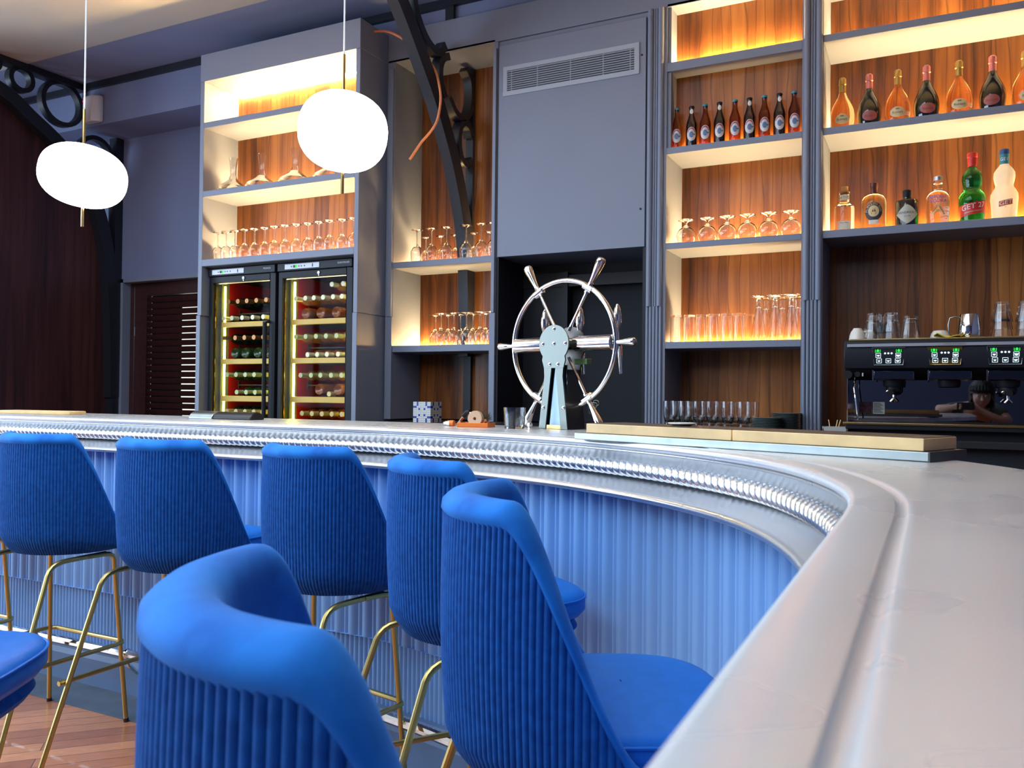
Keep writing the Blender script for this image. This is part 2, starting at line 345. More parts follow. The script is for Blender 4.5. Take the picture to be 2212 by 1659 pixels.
for i, s in enumerate([.6, 1.75, 2.62, 3.6, 4.5, 5.4, 6.3]):
    m = MB(); P = [Vector(off(s, d, z)) for d, z in ((.01, .12), (.06, .12), (.12, .15), (.16, .19), (.172, .225))]; m.tube(P, .008, 8)
    a = Vector(off(s, .17, .235)); m.ball(a, .022, 10); ob('rail_bracket', m, M['chrome'], rail)
struct('trim_1', sweep([(-.02, .0), (.205, .0), (.205, .004), (-.02, .004)]), M['slate'])

# ------------------------------------------------------------------ room shell
CZ = 3.73
struct('floor', MB().box(-9.4, 3.2, -5, 5.3, -.1, 0), M['floor'])
SK = (-6.2, -.5, -3.6, 2.3)      # glazed roof light over the middle of the room
struct('ceiling', MB().box(-9.4, 3.2, SK[3], 4.0, CZ, CZ + .3).box(-9.4, 3.2, -5, SK[2], CZ, CZ + .3).box(-9.4, SK[0], SK[2], SK[3], CZ, CZ + .3).box(SK[1], 3.2, SK[2], SK[3], CZ, CZ + .3), M['ceil'])
m = MB()
for i in range(1, 6): x = SK[0] + (SK[1] - SK[0]) * i / 6; m.box(x - .025, x + .025, SK[2], SK[3], CZ + .1, CZ + .16)
for i in range(1, 4): y = SK[2] + (SK[3] - SK[2]) * i / 4; m.box(SK[0], SK[1], y - .025, y + .025, CZ + .1, CZ + .16)
struct('window_4', m, M['iron'])
struct('trim_2', MB().box(-9.4, 3.2, 4.0, 4.52, CZ + .006, CZ + .1), M['ceilband'])            # painted band of ceiling along the wall
W = MB().box(-9.4, -6.28, 4.86, 5.1, 0, CZ).box(-6.28, -6.13, 4.86, 5.1, 0, 3.40).box(-6.13, -4.4, 4.86, 5.1, 2.19, 3.40).box(-4.95, -4.4, 4.86, 5.1, 0, 2.19)
W.box(-9.4, 3.2, 4.5, 5.1, 3.39, CZ + .02); W.box(-4.4, 3.2, 4.90, 5.1, 0, 3.39)
struct('wall_back', W, M['wallpaint'])
struct('trim_3', MB().box(-9.4, 3.2, 4.47, 4.505, CZ - .045, CZ + .004).box(-2.74, -2.68, 4.475, 4.505, 3.585, CZ - .04), M['iron'])
struct('wall_right', MB().box(3.0, 3.2, -5, 5.1, 0, CZ), M['wallpaint'])
# wood-clad partition under the left arch
top = [(3.5, 3.50), (3.823, 3.42), (4.04, 3.30), (4.27, 3.20), (4.515, 3.05), (4.66, 2.75), (4.76, 2.36), (4.82, 1.9), (4.86, 1.2), (4.86, 0)]
struct('wall_partition', MB().prism([(3.3, 0), (3.3, 3.55)] + top, 'x', -6.32, -6.24), M['dkwood'])
# plain wall behind the camera, tall windows along the left side of the room
struct('wall_front', MB().box(-9.4, 3.2, -5.2, -5, 0, CZ), mat('navy_wall', col=(.035, .05, .11), r=.7))
wx = [(-4.6, -2.3), (-1.9, .4), (.8, 3.0)]; XW = -7.6
LW = MB().box(XW - .2, XW, -5, 5.1, 0, .5).box(XW - .2, XW, -5, 5.1, 3.4, CZ); ys0 = -5
for a, b in wx: LW.box(XW - .2, XW, ys0, a, .5, 3.4); ys0 = b
LW.box(XW - .2, XW, ys0, 5.1, .5, 3.4); struct('wall_left', LW, M['wallpaint'])
for i, (a, b) in enumerate(wx):
    X0, X1 = XW - .12, XW - .06
    m = MB().box(X0, X1, a, a + .06, .5, 3.4).box(X0, X1, b - .06, b, .5, 3.4).box(X0, X1, a, b, .5, .56).box(X0, X1, a, b, 3.34, 3.4).box(X0, X1, a, b, 2.4, 2.46).box(X0, X1, (a + b) / 2 - .03, (a + b) / 2 + .03, .5, 3.4)
    struct('window_%d' % (i + 1), m, M['iron'])

# louvred door in the wall at left
dr = thing('door_1', '', ''); del dr['label'], dr['category']; dr['kind'] = 'structure'
m = MB().box(-6.11, -5.93, 4.93, 4.98, 0, 2.17).box(-5.12, -4.96, 4.93, 4.98, 0, 2.17).box(-5.93, -5.12, 4.93, 4.98, 2.06, 2.17).box(-5.93, -5.12, 4.93, 4.98, 0, .2)
m.box(-6.125, -6.07, 4.925, 4.985, 0, 2.18); ob('door_frame', m, M['doorwood'], dr, bevel=.004)
m = MB()
for i in range(35):
    z = .22 + i * .0525; m.obox((-5.525, 4.955, z + .02), (.405, 0, 0), (0, .013, -.0205), (0, .002, .0013))
ob('louvre_slats', m, M['doorwood'], dr)
ob('door_hinge', MB().tube([(-6.065, 4.925, 1.72), (-6.065, 4.925, 1.80)], .006, 8), M['steel'], dr)
struct('wall_beyond', MB().box(-6.6, -4.6, 5.55, 5.6, 0, 2.4), M['gap'])
m = MB()
for a, b, z0, z1 in ((-6.18, -5.9, 1.2, 2.03), (-5.43, -5.2, 1.45, 2.0), (-6.16, -5.9, .9, 1.15)): m.box(a, b, 5.53, 5.55, z0, z1)
ob('window_7', m, emis('slit_glow', (.9, .95, .85), 1.2))['kind'] = 'structure'  # invented glowing panes, added so the gaps between the slats look bright
struct('trim_4', MB().box(-6.17, -6.125, 4.85, 4.93, 0, 2.20).box(-6.17, -4.95, 4.85, 4.93, 2.17, 2.20), M['paint'])

# ------------------------------------------------------------------ iron arch frames
def strip2d(P, w, closed=False):
    n = len(P); A, B = [], []
    for i in range(n):
        a = P[(i - 1) % n] if closed or i else P[0]; b = P[(i + 1) % n] if closed or i < n - 1 else P[-1]
        dx, dy = b[0] - a[0], b[1] - a[1]; l = math.hypot(dx, dy) or 1; ww = w[i] if isinstance(w, list) else w
        A.append((P[i][0] - dy / l * ww / 2, P[i][1] + dx / l * ww / 2)); B.append((P[i][0] + dy / l * ww / 2, P[i][1] - dx / l * ww / 2))
    return A, B
def flatbar(m, P, w, x0, x1, closed=False):
    A, B = strip2d(P, w, closed)
    rows = [[(x0, *A[i]), (x1, *A[i]), (x1, *B[i]), (x0, *B[i])] for i in range(len(P))]
    n0 = len(m.v); m.grid(rows, closed, True)
    if not closed: m.f += [(n0, n0 + 1, n0 + 2, n0 + 3), tuple(n0 + 4 * (len(P) - 1) + k for k in (3, 2, 1, 0))]
    return m
def circ(cy, cz, r, a0=0, a1=360, n=28, sy=1):
    return [(cy + sy * r * cos(radians(a0 + (a1 - a0) * k / n)), cz + r * sin(radians(a0 + (a1 - a0) * k / n))) for k in range(n + 1)]
fr = thing('arch_frame', 'black iron roof arch with rings in the left corner above the wood-clad wall', 'iron arch', (-6.2, 0, 0))
ob('beam', flatbar(MB(), [(4.52, 3.705), (3.0, 3.715), (1.2, 3.72), (-1, 3.72)], .05, -.05, .05), M['iron'], fr)
ob('brace', flatbar(MB(), catmull([(1.6, 3.66), (2.8, 3.62), (3.4, 3.56), (3.823, 3.47), (4.05, 3.34), (4.28, 3.20), (4.50, 3.0), (4.66, 2.68), (4.75, 2.3), (4.80, 1.8), (4.82, 1.2)], 5), .10, -.05, .05), M['iron'], fr)
ob('column', MB().box(-.045, .045, 4.79, 4.86, 0, 3.39), M['iron'], fr)
for nm, c in (('ring', circ(3.975, 3.61, .085, n=24)), ('ring', circ(4.31, 3.53, .165)), ('ring', circ(4.615, 3.17, .17, sy=.95)), ('ring', circ(3.76, 3.66, .045, n=16))):
    ob(nm, flatbar(MB(), c[:-1], .035, -.03, .03, True), M['iron'], fr)
fr2 = thing('arch_frame', 'black iron roof brace with open scrolls beside the copper cable, rising from the glass niche', 'iron arch', (-2.71, 0, 0))
ob('brace', flatbar(MB(), catmull([(3.2, 3.72), (3.66, 3.66), (3.90, 3.49), (4.20, 3.17), (4.36, 2.97), (4.55, 2.66), (4.685, 2.31), (4.735, 1.95), (4.74, 1.5)], 6), .105, -.035, .035), M['iron'], fr2)
ob('column', MB().box(-.027, .027, 4.745, 4.772, 1.09, 3.38), M['iron'], fr2)
for P, w in (([(4.02, 3.71), (4.05, 3.52), (4.13, 3.40), (4.23, 3.335), (4.33, 3.335), (4.395, 3.40)], .05), ([(4.44, 3.35), (4.37, 3.31), (4.34, 3.24), (4.35, 3.16), (4.40, 3.08)], .045),
             ([(4.66, 3.35), (4.72, 3.30), (4.738, 3.2), (4.71, 3.08), (4.62, 3.02), (4.53, 3.03), (4.45, 3.10)], .04), ([(4.74, 2.93), (4.70, 2.985), (4.63, 2.99), (4.585, 2.93), (4.58, 2.84), (4.61, 2.76), (4.67, 2.735), (4.735, 2.78)], .04)):
    ob('scroll', flatbar(MB(), catmull(P, 5), w, -.03, .03), M['iron'], fr2)
cab =  [(-3.16, 4.3, 3.539), (-3.061, 4.3, 3.52), (-2.973, 4.3, 3.475), (-2.887, 4.3, 3.41), (-2.778, 4.29, 3.31), (-2.682, 4.26, 3.21), (-2.629, 4.23, 3.102), (-2.609, 4.22, 2.998), (-2.63, 4.22, 2.883), (-2.68, 4.23, 2.824), (-2.748, 4.24, 2.774), (-2.8, 4.25, 2.727), (-2.843, 4.25, 2.676)]
tag(ob('electric_cable', MB().tube([(x, y, z) for (x, z), (y, _) in zip(catmull([(p[0], p[2]) for p in cab], 6), catmull([(p[1], 0) for p in cab], 6))], .0075, 8), M['cable'], None), 'loose orange cable hanging beside the black iron brace', 'cable')
sn = thing('motion_detector', 'white wall sensor box with red light near the left corner', 'sensor', (-6.03, 4.47, 3.51))
ob('housing', MB().prism([(-.09, .03), (-.085, -.035), (.04, -.045), (.085, -.01), (.09, .03)], 'z', -.105, .105), M['white'], sn, bevel=.012)
ob('indicator_light', MB().ball((-.06, -.042, .06), .008, 8), M['red_em'], sn)

# ------------------------------------------------------------------ back bar: shelving
YF, YB = 4.45, 4.775
def led(parent, x0, x1, y, z, mt='led', h=.005):
    return ob('light_strip', MB().box(x0, x1, y - .018, y, z, z + h * 3.5), M[mt], parent)
def shelf(parent, x0, x1, z0, z1, yb=YB, yf=YF):
    return ob('shelf', MB().box(x0, x1, yf, yb, z0, z1), M['paint'], parent, bevel=.0025)
# bay beside the tower
BX0, BX1 = -3.094, -2.372
b1 = thing('shelving_unit', 'blue-grey wood-backed niche with stemware behind the black iron brace', 'shelving', (0, 0, 0))
ob('side_panel', MB().box(-3.152, BX0, 4.45, YB, 1.09, 3.386), M['paint'], b1, bevel=.002)
ob('side_panel', MB().box(BX1, -2.348, YF, YB, 1.09, 3.386), M['paint'], b1, bevel=.002)
ob('back_panel', MB().box(BX0, BX1, YB, YB + .02, 1.09, 3.386), M['teak'], b1)
ob('top_panel', MB().box(-3.15, BX1, YF, YB, 3.386, 3.40), M['paint'], b1)
shelf(b1, BX0, BX1, 2.055, 2.094); shelf(b1, BX0, BX1, 1.518, 1.56)
led(b1, BX0 + .01, BX1 - .01, YB - .001, 2.0945); led(b1, BX0 + .01, BX1 - .01, YB - .001, 1.5605)
# bay with beers and glasses, bay with spirits
b2 = thing('shelving_unit', 'blue-grey lit shelving with beer bottles and glasses between two fluted pilasters', 'shelving', (0, 0, 0))
CX0, CX1 = -1.303, -.597
ob('side_panel', MB().box(CX0 - .02, CX0, YF, YB, 1.09, 3.386), M['paint'], b2); ob('side_panel', MB().box(CX1, CX1 + .02, YF, YB, 1.09, 3.386), M['paint'], b2)
ob('side_panel', MB().box(CX0, CX0 + .02, YF + .012, 4.575, 2.61, 3.386), M['paint'], b2)
ob('back_panel', MB().box(CX0, CX1, YB, YB + .02, 1.09, 2.60), M['teak'], b2); ob('back_panel', MB().box(CX0, CX1, 4.572, 4.59, 2.60, 3.386), M['teak'], b2)
shelf(b2, CX0, CX1, 3.029, 3.078, 4.571); shelf(b2, CX0, CX1, 2.576, 2.611); shelf(b2, CX0, CX1, 2.055, 2.089); shelf(b2, CX0, CX1, 1.513, 1.55)
ob('top_panel', MB().box(CX0, CX1, YF, YB, 3.386, 3.40), M['paint'], b2)
led(b2, CX0 + .03, CX1 - .01, 4.570, 3.0785); led(b2, CX0 + .03, CX1 - .01, 4.570, 2.6115, 'leddim', .002)
led(b2, CX0 + .01, CX1 - .01, YB - .001, 2.0895); led(b2, CX0 + .01, CX1 - .01, YB - .001, 1.5505)
b3 = thing('shelving_unit', 'blue-grey lit shelving with champagne and spirits above the coffee machine', 'shelving', (0, 0, 0))
DX0, DX1 = -.495, .95
ob('side_panel', MB().box(DX0 - .02, DX0, YF, YB, 1.09, 3.386), M['paint'], b3); ob('side_panel', MB().box(DX1, DX1 + .02, YF, YB, 1.09, 3.386), M['paint'], b3)
ob('back_panel', MB().box(DX0, DX1, YB, YB + .02, 1.09, 3.386), M['teak'], b3)
shelf(b3, DX0, DX1, 3.047, 3.083); shelf(b3, DX0, DX1, 2.575, 2.612); shelf(b3, DX0, DX1, 2.055, 2.094)
ob('top_panel', MB().box(DX0, DX1, YF, YB, 3.386, 3.40), M['paint'], b3)
for z in (3.0835, 2.6125, 2.0945): led(b3, DX0 + .01, DX1 - .01, YB - .001, z)
struct('trim_5', MB().box(-3.15, 3.0, 4.45, 4.50, 3.387, 3.585), M['paint'], bevel=.002)
# fluted pilasters
def pilaster(label, x0, x1, ztop):
    t = thing('pilaster', label, 'pilaster', (x0, YF, 0), 0, 'fluted pilasters')
    w = x1 - x0
    ob('backing_board', MB().box(0, w, -.004, .03, 1.09, ztop), M['paint'], t)
    def flutes(ws, z0, z1, dep):
        m = MB(); x = 0; tot = sum(ws); pts = []
        for a in ws:
            aw = a / tot * w
            for k in range(9): th = pi * k / 8; pts.append((x + aw * (.5 - .48 * cos(th)), -.004 - min(dep, aw * .5) * sin(th)))
            x += aw
        return m.prism([(0, .01)] + pts + [(w, .01)], 'z', z0, z1)
    ob('upper_flutes', flutes([1.5, .55, .55, 1.5], 1.746, ztop, .022), M['paint'], t, ang=60)
    ob('lower_flutes', flutes([1] * 5, 1.09, 1.746, .013), M['paint'], t, ang=60)
    return t
pilaster('fluted blue-grey pilaster between the ventilation panel and the beer shelf', -1.412, -1.318, 3.386)
pilaster('fluted blue-grey pilaster between the beer shelf and the champagne shelf', -.590, -.497, 3.386)
# stiles of the niche beside the tower (stepped)
for nm, x0, x1 in (('left', -3.128, -3.096), ('right', -2.372, -2.35)):
    o = ob('stile', MB().box(x0, x1, 4.43, 4.452, 1.746, 3.34).box(x0 - .012, x1 + .004, 4.436, 4.452, 1.09, 1.746), M['paint'], b1, bevel=.002)
# ventilation cabinet
av = thing('ventilation_cabinet', 'flat blue-grey cabinet front with a slotted air grille above the dark recess', 'cabinet', (0, 0, 0))
ob('body', MB().box(-2.348, -1.414, 4.46, 4.89, 2.079, 3.384), M['paint'], av)
ob('front_panel', MB().box(-2.336, -1.420, 4.440, 4.458, 2.079, 3.352), M['paint'], av, bevel=.001)
g = ob('grille', MB().box(-2.306, -1.457, 4.434, 4.441, 3.19, 3.217).box(-2.306, -1.457, 4.434, 4.441, 3.04, 3.068).box(-2.306, -2.278, 4.434, 4.441, 3.068, 3.19).box(-1.486, -1.457, 4.434, 4.441, 3.068, 3.19), mat('grille_paint', col=(.36, .40, .47), r=.4), av, bevel=.0015)
m = MB()
for i in range(9): z = 3.077 + i * .0132; m.obox((-1.882, 4.438, z), (.396, 0, 0), (0, .004, -.0016), (0, .0012, .0026))
for x in (-2.25, -2.08, -1.87, -1.67, -1.51): m.box(x - .0025, x + .0025, 4.437, 4.443, 3.068, 3.19)
ob('grille_slats', m, mat('slat_paint', col=(.36, .40, .47), r=.4), g); ob('grille_back', MB().box(-2.278, -1.486, 4.4375, 4.4395, 3.068, 3.19), M['gap'], g)
ob('lock', MB().tube([(-1.443, 4.442, 3.143), (-1.443, 4.437, 3.143)], .006, 10).tube([(-1.444, 4.442, 2.288), (-1.444, 4.437, 2.288)], .006, 10), M['black'], av)
# recess below the ventilation cabinet: dark lining, a sliding door and a pipe
rc = thing('recess_lining', 'dark recess behind the ship wheel beer tap', 'recess', (0, 0, 0))
ob('side_lining', MB().box(-2.348, -2.33, 4.45, 4.89, 1.09, 2.079), M['blackm'], rc); ob('side_lining', MB().box(-1.432, -1.414, 4.45, 4.89, 1.09, 2.079), M['blackm'], rc); ob('back_lining', MB().box(-2.33, -1.432, 4.88, 4.895, 1.09, 2.079), M['gap'], rc)
ob('sliding_panel', MB().box(-2.33, -2.05, 4.80, 4.83, 1.09, 2.02).box(-2.05, -2.02, 4.78, 4.84, 1.09, 2.02).box(-2.33, -1.432, 4.79, 4.84, 1.93, 2.0), M['blackm'], rc)
# back counter
bc = thing('back_counter', 'dark back counter below the shelving holding the coffee machine', 'counter', (0, 0, 0))
ob('worktop', MB().box(-3.15, 1.0, 3.93, 4.775, 1.05, 1.08), mat('dark_worktop', col=(.03, .03, .032), r=.3), bc, bevel=.003)
ob('carcass', MB().box(-3.15, 1.0, 3.97, 4.89, 0, 1.05), M['gap'], bc)

# ------------------------------------------------------------------ fridge tower
YT, TB = 4.16, 4.478
tw = thing('shelving_tower', 'tall projecting blue-grey tower with lit glass shelves above two wine fridges', 'shelving', (0, 0, 0))
ob('fascia', MB().box(-4.503, -3.152, 4.155, 4.55, 3.38, 3.566), M['paint'], tw, bevel=.002)
ob('side_panel', MB().box(-4.506, -4.470, YT, 4.9, 1.776, 3.38).box(-4.518, -4.482, YT + .002, 4.9, 0, 1.776), M['paint'], tw, bevel=.002)
ob('side_panel', MB().box(-3.186, -3.154, YT, 4.9, 1.75, 3.38).box(-3.192, -3.158, YT + .002, 4.9, 0, 1.75), M['paint'], tw, bevel=.002)
ob('back_panel', MB().box(-4.47, -3.186, TB, TB + .02, 2.11, 3.38), M['teak'], tw)
shelf(tw, -4.470, -3.186, 3.059, 3.098, TB, YT); shelf(tw, -4.470, -3.186, 2.586, 2.626, TB, YT); shelf(tw, -4.472, -3.186, 2.110, 2.156, TB, YT)
for z in (3.0985, 2.6265, 2.1565): led(tw, -4.46, -3.196, TB - .001, z)
led(tw, -4.46, -3.196, TB - .001, 3.372)
ob('fridge_housing', MB().box(-4.48, -3.19, 4.85, 4.88, 0, 2.11).box(-4.48, -3.19, 4.2, 4.85, 2.10, 2.108), M['gap'], tw)

def winefridge(label, x0, x1, disp_x0, disp_x1, logo, logo_x, hinge_right):
    t = thing('wine_fridge', label, 'wine fridge', (0, 0, 0))
    yf = 4.22
    ob('body', MB().box(x0, x0 + .02, yf + .04, 4.84, .05, 2.095).box(x1 - .02, x1, yf + .04, 4.84, .05, 2.095).box(x0, x1, 4.82, 4.84, .05, 2.095).box(x0, x1, yf + .04, 4.84, 2.035, 2.095).box(x0, x1, yf + .04, 4.84, .05, .15), M['black'], t)
    ob('header', MB().box(x0, x1, yf - .012, yf + .045, 2.045, 2.096), M['blackm'], t, bevel=.003)
    ob('interior_back', MB().box(x0 + .02, x1 - .02, 4.76, 4.78, .15, 2.03), M['redback'], t)
    ob('interior_back_plate', MB().box(x0 + .42, x1 - .02, 4.745, 4.76, .15, 2.03), M['redback2'], t)
    m = MB().box(x0 + .021, x0 + .030, 4.31, 4.378, .15, 2.03).box(x1 - .030, x1 - .021, 4.31, 4.378, .15, 2.03); ob('interior_side', m, M['fside'], t)
    ob('interior_lining', MB().box(x0 + .0205, x0 + .0295, 4.379, 4.76, .15, 2.03), M['redback'], t); ob('interior_lining', MB().box(x1 - .0295, x1 - .0205, 4.379, 4.76, .15, 2.03), M['redback'], t)
    m = MB()
    for k in range(46): m.box(x0 + .030, x0 + .0335, 4.345, 4.352, .2 + k * .04, .208 + k * .04)
    ob('shelf_holes', m, M['brass'], t)
    fr_ = ob('door_frame', MB().box(x0 + .002, x0 + .036, yf, yf + .035, .1, 2.042).box(x1 - .05, x1 - .002, yf, yf + .035, .1, 2.042).box(x0 + .03, x1 - .05, yf, yf + .035, 2.0, 2.042).box(x0 + .03, x1 - .05, yf, yf + .035, .1, .15), M['black'], t, bevel=.003)
    ob('door_glass', MB().box(x0 + .036, x1 - .05, yf + .014, yf + .018, .15, 2.0), M['fglass'], fr_)
    if not hinge_right: ob('door_handle', MB().tube([(x1 - .055, yf - .002, 1.72), (x1 - .055, yf - .04, 1.71), (x1 - .055, yf - .04, .72), (x1 - .055, yf - .002, .71)], .011, 8).box(x1 - .067, x1 - .043, yf - .045, yf - .03, .71, 1.72), M['black'], t)
    dp = ob('display_strip', MB().box(disp_x0, disp_x1, yf - .015, yf - .012, 2.055, 2.087), mat('display_silver', col=(.62, .64, .68), r=.3), t)
    w = disp_x1 - disp_x0
    for k in (.2, .42, .49, .58): ob('display_button', MB().tube([(disp_x0 + w * k, yf - .0165, 2.071), (disp_x0 + w * k, yf - .015, 2.071)], .0045, 8), M['ink'], dp)
    ob('display_digit', MB().box(disp_x0 + w * .25, disp_x0 + w * .31, yf - .0165, yf - .015, 2.063, 2.079), M['ink'], dp); ob('display_mark', MB().box(disp_x0 + w * .8, disp_x0 + w * .825, yf - .0165, yf - .015, 2.061, 2.081), M['ink'], dp)
    ob('green_digit', MB().box(disp_x0 + w * .315, disp_x0 + w * .365, yf - .0165, yf - .015, 2.062, 2.08), M['green_em'], dp)
    ob('lettering', text_mb(logo, .017, lambda u, v: (logo_x + u, yf - .0128, 2.073 + v)), mat('grey_letters', col=(.45, .46, .48), r=.4), t)
    kx = disp_x1 - .012; ob('lock', MB().tube([(kx, yf - .006, 2.022), (kx, yf + .001, 2.022)], .010, 10).tube([(kx, yf - .004, 2.006), (kx, yf + .001, 2.006)], .005, 8), M['steel'], t)
    ob('door_gasket', MB().box(x0 + .036, x0 + .041, yf + .02, yf + .028, .15, 2.0).box(x0 + .036, x1 - .05, yf + .02, yf + .028, 1.994, 2.0), M['goldbrass'], t)
    ob('light_strip', MB().box(x0 + .060, x0 + .074, 4.30, 4.306, .15, 1.985), M['fled'], t)
    ob('light_strip', MB().box(x1 - .074, x1 - .060, 4.30, 4.306, .15, 1.985), M['fled'], t)
    for z0, z1 in ((1.699, 1.735), (1.445, 1.481), (1.189, 1.228), (.9, .94)):
        s_ = ob('shelf', MB().box(x0 + .034, x1 - .034, 4.31, 4.75, z0 + .004, z0 + .010), M['black'], t)
        ob('shelf_front', MB().box(x0 + .055, x1 - .055, 4.285, 4.309, z0, z1), M['shelfgold'], s_, bevel=.003)
    for z in (1.80, 1.55, 1.30, 1.05): ob('bottle_rack', MB().box(x0 + .09, x1 - .09, 4.42, 4.72, z, z + .008).box(x0 + .085, x0 + .09, 4.42, 4.44, z - .02, z + .03), M['black'], t)
    return t
winefridge('left wine fridge in the tower, rows of dark bottles behind glass', -4.462, -3.862, -4.42, -4.132, 'FRANCE', -3.93, False)
winefridge('right wine fridge in the tower, rows of pale and rose bottles', -3.84, -3.235, -3.775, -3.492, 'EUROFROID', -3.30, True)
# wine bottles lying in the fridges: neck tip or base toward the viewer
def bottle_geo():
    return [(0.0, .022), (.016, .017), (.027, .004), (.0325, 0), (.0365, .005), (.0375, .02), (.0375, .19), (.034, .212), (.022, .235), (.0148, .25), (.0142, .298), (.0155, .300), (.0155, .306), (.0142, .308), (0, .308)]
CAPS = {}
GL = {}
def winebottle(label, x, z, glass, caps, rev=False, group=None, y=4.30, tilt=0):
    key = (glass, caps)
    if key not in GL:
        b_ = MB().lathe(bottle_geo(), 16); c_ = MB().lathe([(.0158, .245), (.0152, .25), (.0152, .296), (.0163, .299), (.0163, .3085), (0, .3087)], 14); w_ = MB().lathe([(0, .309), (.0065, .3092), (.0065, .3088)], 10)
        GL[key] = (b_, c_, w_)
        t = thing('wine_bottle', label, 'wine bottle', (0, 0, 0), 0, group); ob('glass', b_, M[glass], t); ob('capsule', c_, M[caps], t)
        GL[key] = t
    else: t = dup(GL[key], (0, 0, 0), None, label, group)
    t.location = (x, y + .308 if not rev else y, z); t.rotation_euler = (radians(90) if not rev else radians(-90), 0, 0)
    return t
M['g_dark'] = mat('dark_bottle_glass', col=(.006, .012, .006), r=.06, coat=.5)
M['g_green'] = mat('green_bottle_glass', col=(.02, .05, .012), r=.06, coat=.5)
M['g_amber'] = mat('amber_wine_glass', col=(.85, .36, .04), r=.08, tr=.6, coat=.5)
M['g_rose'] = mat('rose_wine_glass', col=(.80, .16, .04), r=.08, tr=.6, coat=.5)
M['g_base'] = mat('bottle_base_glass', col=(.50, .15, .04), r=.08, tr=.5, coat=.5)
M['c_white'] = mat('cream_capsule', col=(.85, .80, .50), r=.35); M['c_bronze'] = mat('bronze_capsule', col=(.30, .13, .04), r=.3, m=.6); M['c_green'] = mat('pale_green_capsule', col=(.50, .55, .22), r=.35); M['c_gold'] = mat('gold_capsule', col=(.62, .50, .16), r=.3)
ROWS = [('left', 'top row', [-4.36, -4.275, -4.193, -4.107, -4.02], 1.878, 'g_dark', 'c_bronze', 0), ('left', 'second row', [-4.403, -4.329, -4.234, -4.139, -4.044], 1.764, 'g_dark', 'c_white', 0), ('left', 'third row', [-4.395, -4.295, -4.21, -4.125, -4.041], 1.627, 'g_dark', 'c_bronze', 0), ('left', 'fourth row, base outward', [-4.297, -4.201, -4.09, -3.99], 1.522, 'g_green', 'c_white', 1), ('left', 'fifth row', [-4.364, -4.282, -4.198, -4.117, -4.032], 1.373, 'g_green', 'c_green', 0), ('left', 'sixth row', [-4.273, -4.187, -4.107, -4.035], 1.253, 'g_green', 'c_green', 0), ('left', 'bottom row', [-4.361, -4.278, -4.195, -4.115, -4.037], 1.121, 'g_green', 'c_gold', 0),
        ('right', 'top row', [-3.465, -3.374, -3.308], 1.955, 'g_amber', 'c_white', 0), ('right', 'second row', [-3.762, -3.682, -3.611, -3.535, -3.454, -3.383, -3.303], 1.874, 'g_amber', 'c_white', 0), ('right', 'third row, base outward', [-3.677, -3.554, -3.428, -3.311], 1.774, 'g_base', 'c_white', 1), ('right', 'fourth row', [-3.757, -3.675, -3.589, -3.507, -3.422, -3.339], 1.622, 'g_amber', 'c_green', 0), ('right', 'fifth row', [-3.657, -3.577, -3.497, -3.408, -3.325], 1.503, 'g_base', 'c_white', 0), ('right', 'sixth row', [-3.713, -3.626, -3.548, -3.462, -3.379], 1.368, 'g_amber', 'c_green', 0), ('right', 'seventh row, base outward', [-3.558, -3.404], 1.276, 'g_base', 'c_white', 1), ('right', 'low row between two upturned bases', [-3.476, -3.333], 1.247, 'g_base', 'c_gold', 0), ('right', 'bottom row', [-3.697, -3.614, -3.532, -3.452, -3.372], 1.118, 'g_rose', 'c_gold', 0)]
WB = {'g_dark': 'dark', 'g_green': 'dark green', 'g_amber': 'amber', 'g_rose': 'rose', 'g_base': 'amber'}
for side, row, X, z, g_, c_, rev in ROWS:
    for i, x in enumerate(X):
        winebottle('%s wine bottle, %s in %s of %s fridge' % (WB[g_], ORD[i], row, side), x, z, g_, c_, rev, 'wine bottles in the fridges')

# ------------------------------------------------------------------ glassware
def stem(name, outer, n=22):
    """closed thin-walled profile, drawn mouth-up from the foot"""
    return MB().lathe(outer, n)
def shell(pr, t):
    return pr + [(max(r - t, .0005), z) for r, z in pr[::-1]]
def wineglass_m(h=.20, br=.042, fr_=.036, up=False):
    p = [(0, 0), (fr_, .001), (fr_, .003), (.012, .007), (.0045, .014), (.004, .05 * h / .2), (.0045, .088 * h / .2), (.012, .096 * h / .2), (br * .72, .112 * h / .2), (br * .98, .135 * h / .2), (br, .15 * h / .2), (br * .93, .18 * h / .2), (br * .82, h)]
    q = [(br * .82 - .0012, h), (br * .93 - .0012, .18 * h / .2), (br - .0013, .15 * h / .2), (br * .97 - .0014, .136 * h / .2), (br * .68, .114 * h / .2), (.010, .101 * h / .2), (0, .099 * h / .2)]
    return MB().lathe(p + q, 20)
def snifter_m():
    h = .137
    p = [(0, 0), (.043, .001), (.043, .003), (.014, .009), (.006, .016), (.006, .028), (.014, .036), (.038, .052), (.051, .074), (.0535, .09), (.049, .110), (.042, .126), (.0395, h)]
    q = [(.038, h), (.0405, .126), (.0475, .110), (.052, .09), (.0495, .075), (.036, .054), (.012, .040), (0, .038)]
    return MB().lathe(p + q, 22)
def tumbler_m(h=.15, r0=.031, r1=.036, base=.012, rib=0, ribn=0, n=20):
    return MB().lathe([(0, 0), (r0, 0), (r0 + .001, .004), (r1, h), (r1 - .0018, h), (r0 - .002, base), (0, base - .002)], n, rib=rib, ribn=ribn)
def pilsner_m():
    h = .24
    p = [(0, 0), (.042, .001), (.042, .005), (.016, .014), (.0125, .03), (.014, .06), (.022, .11), (.032, .17), (.0405, h)]
    q = [(.039, h), (.0305, .17), (.0205, .11), (.0125, .066), (0, .055)]
    return MB().lathe(p + q, 20)
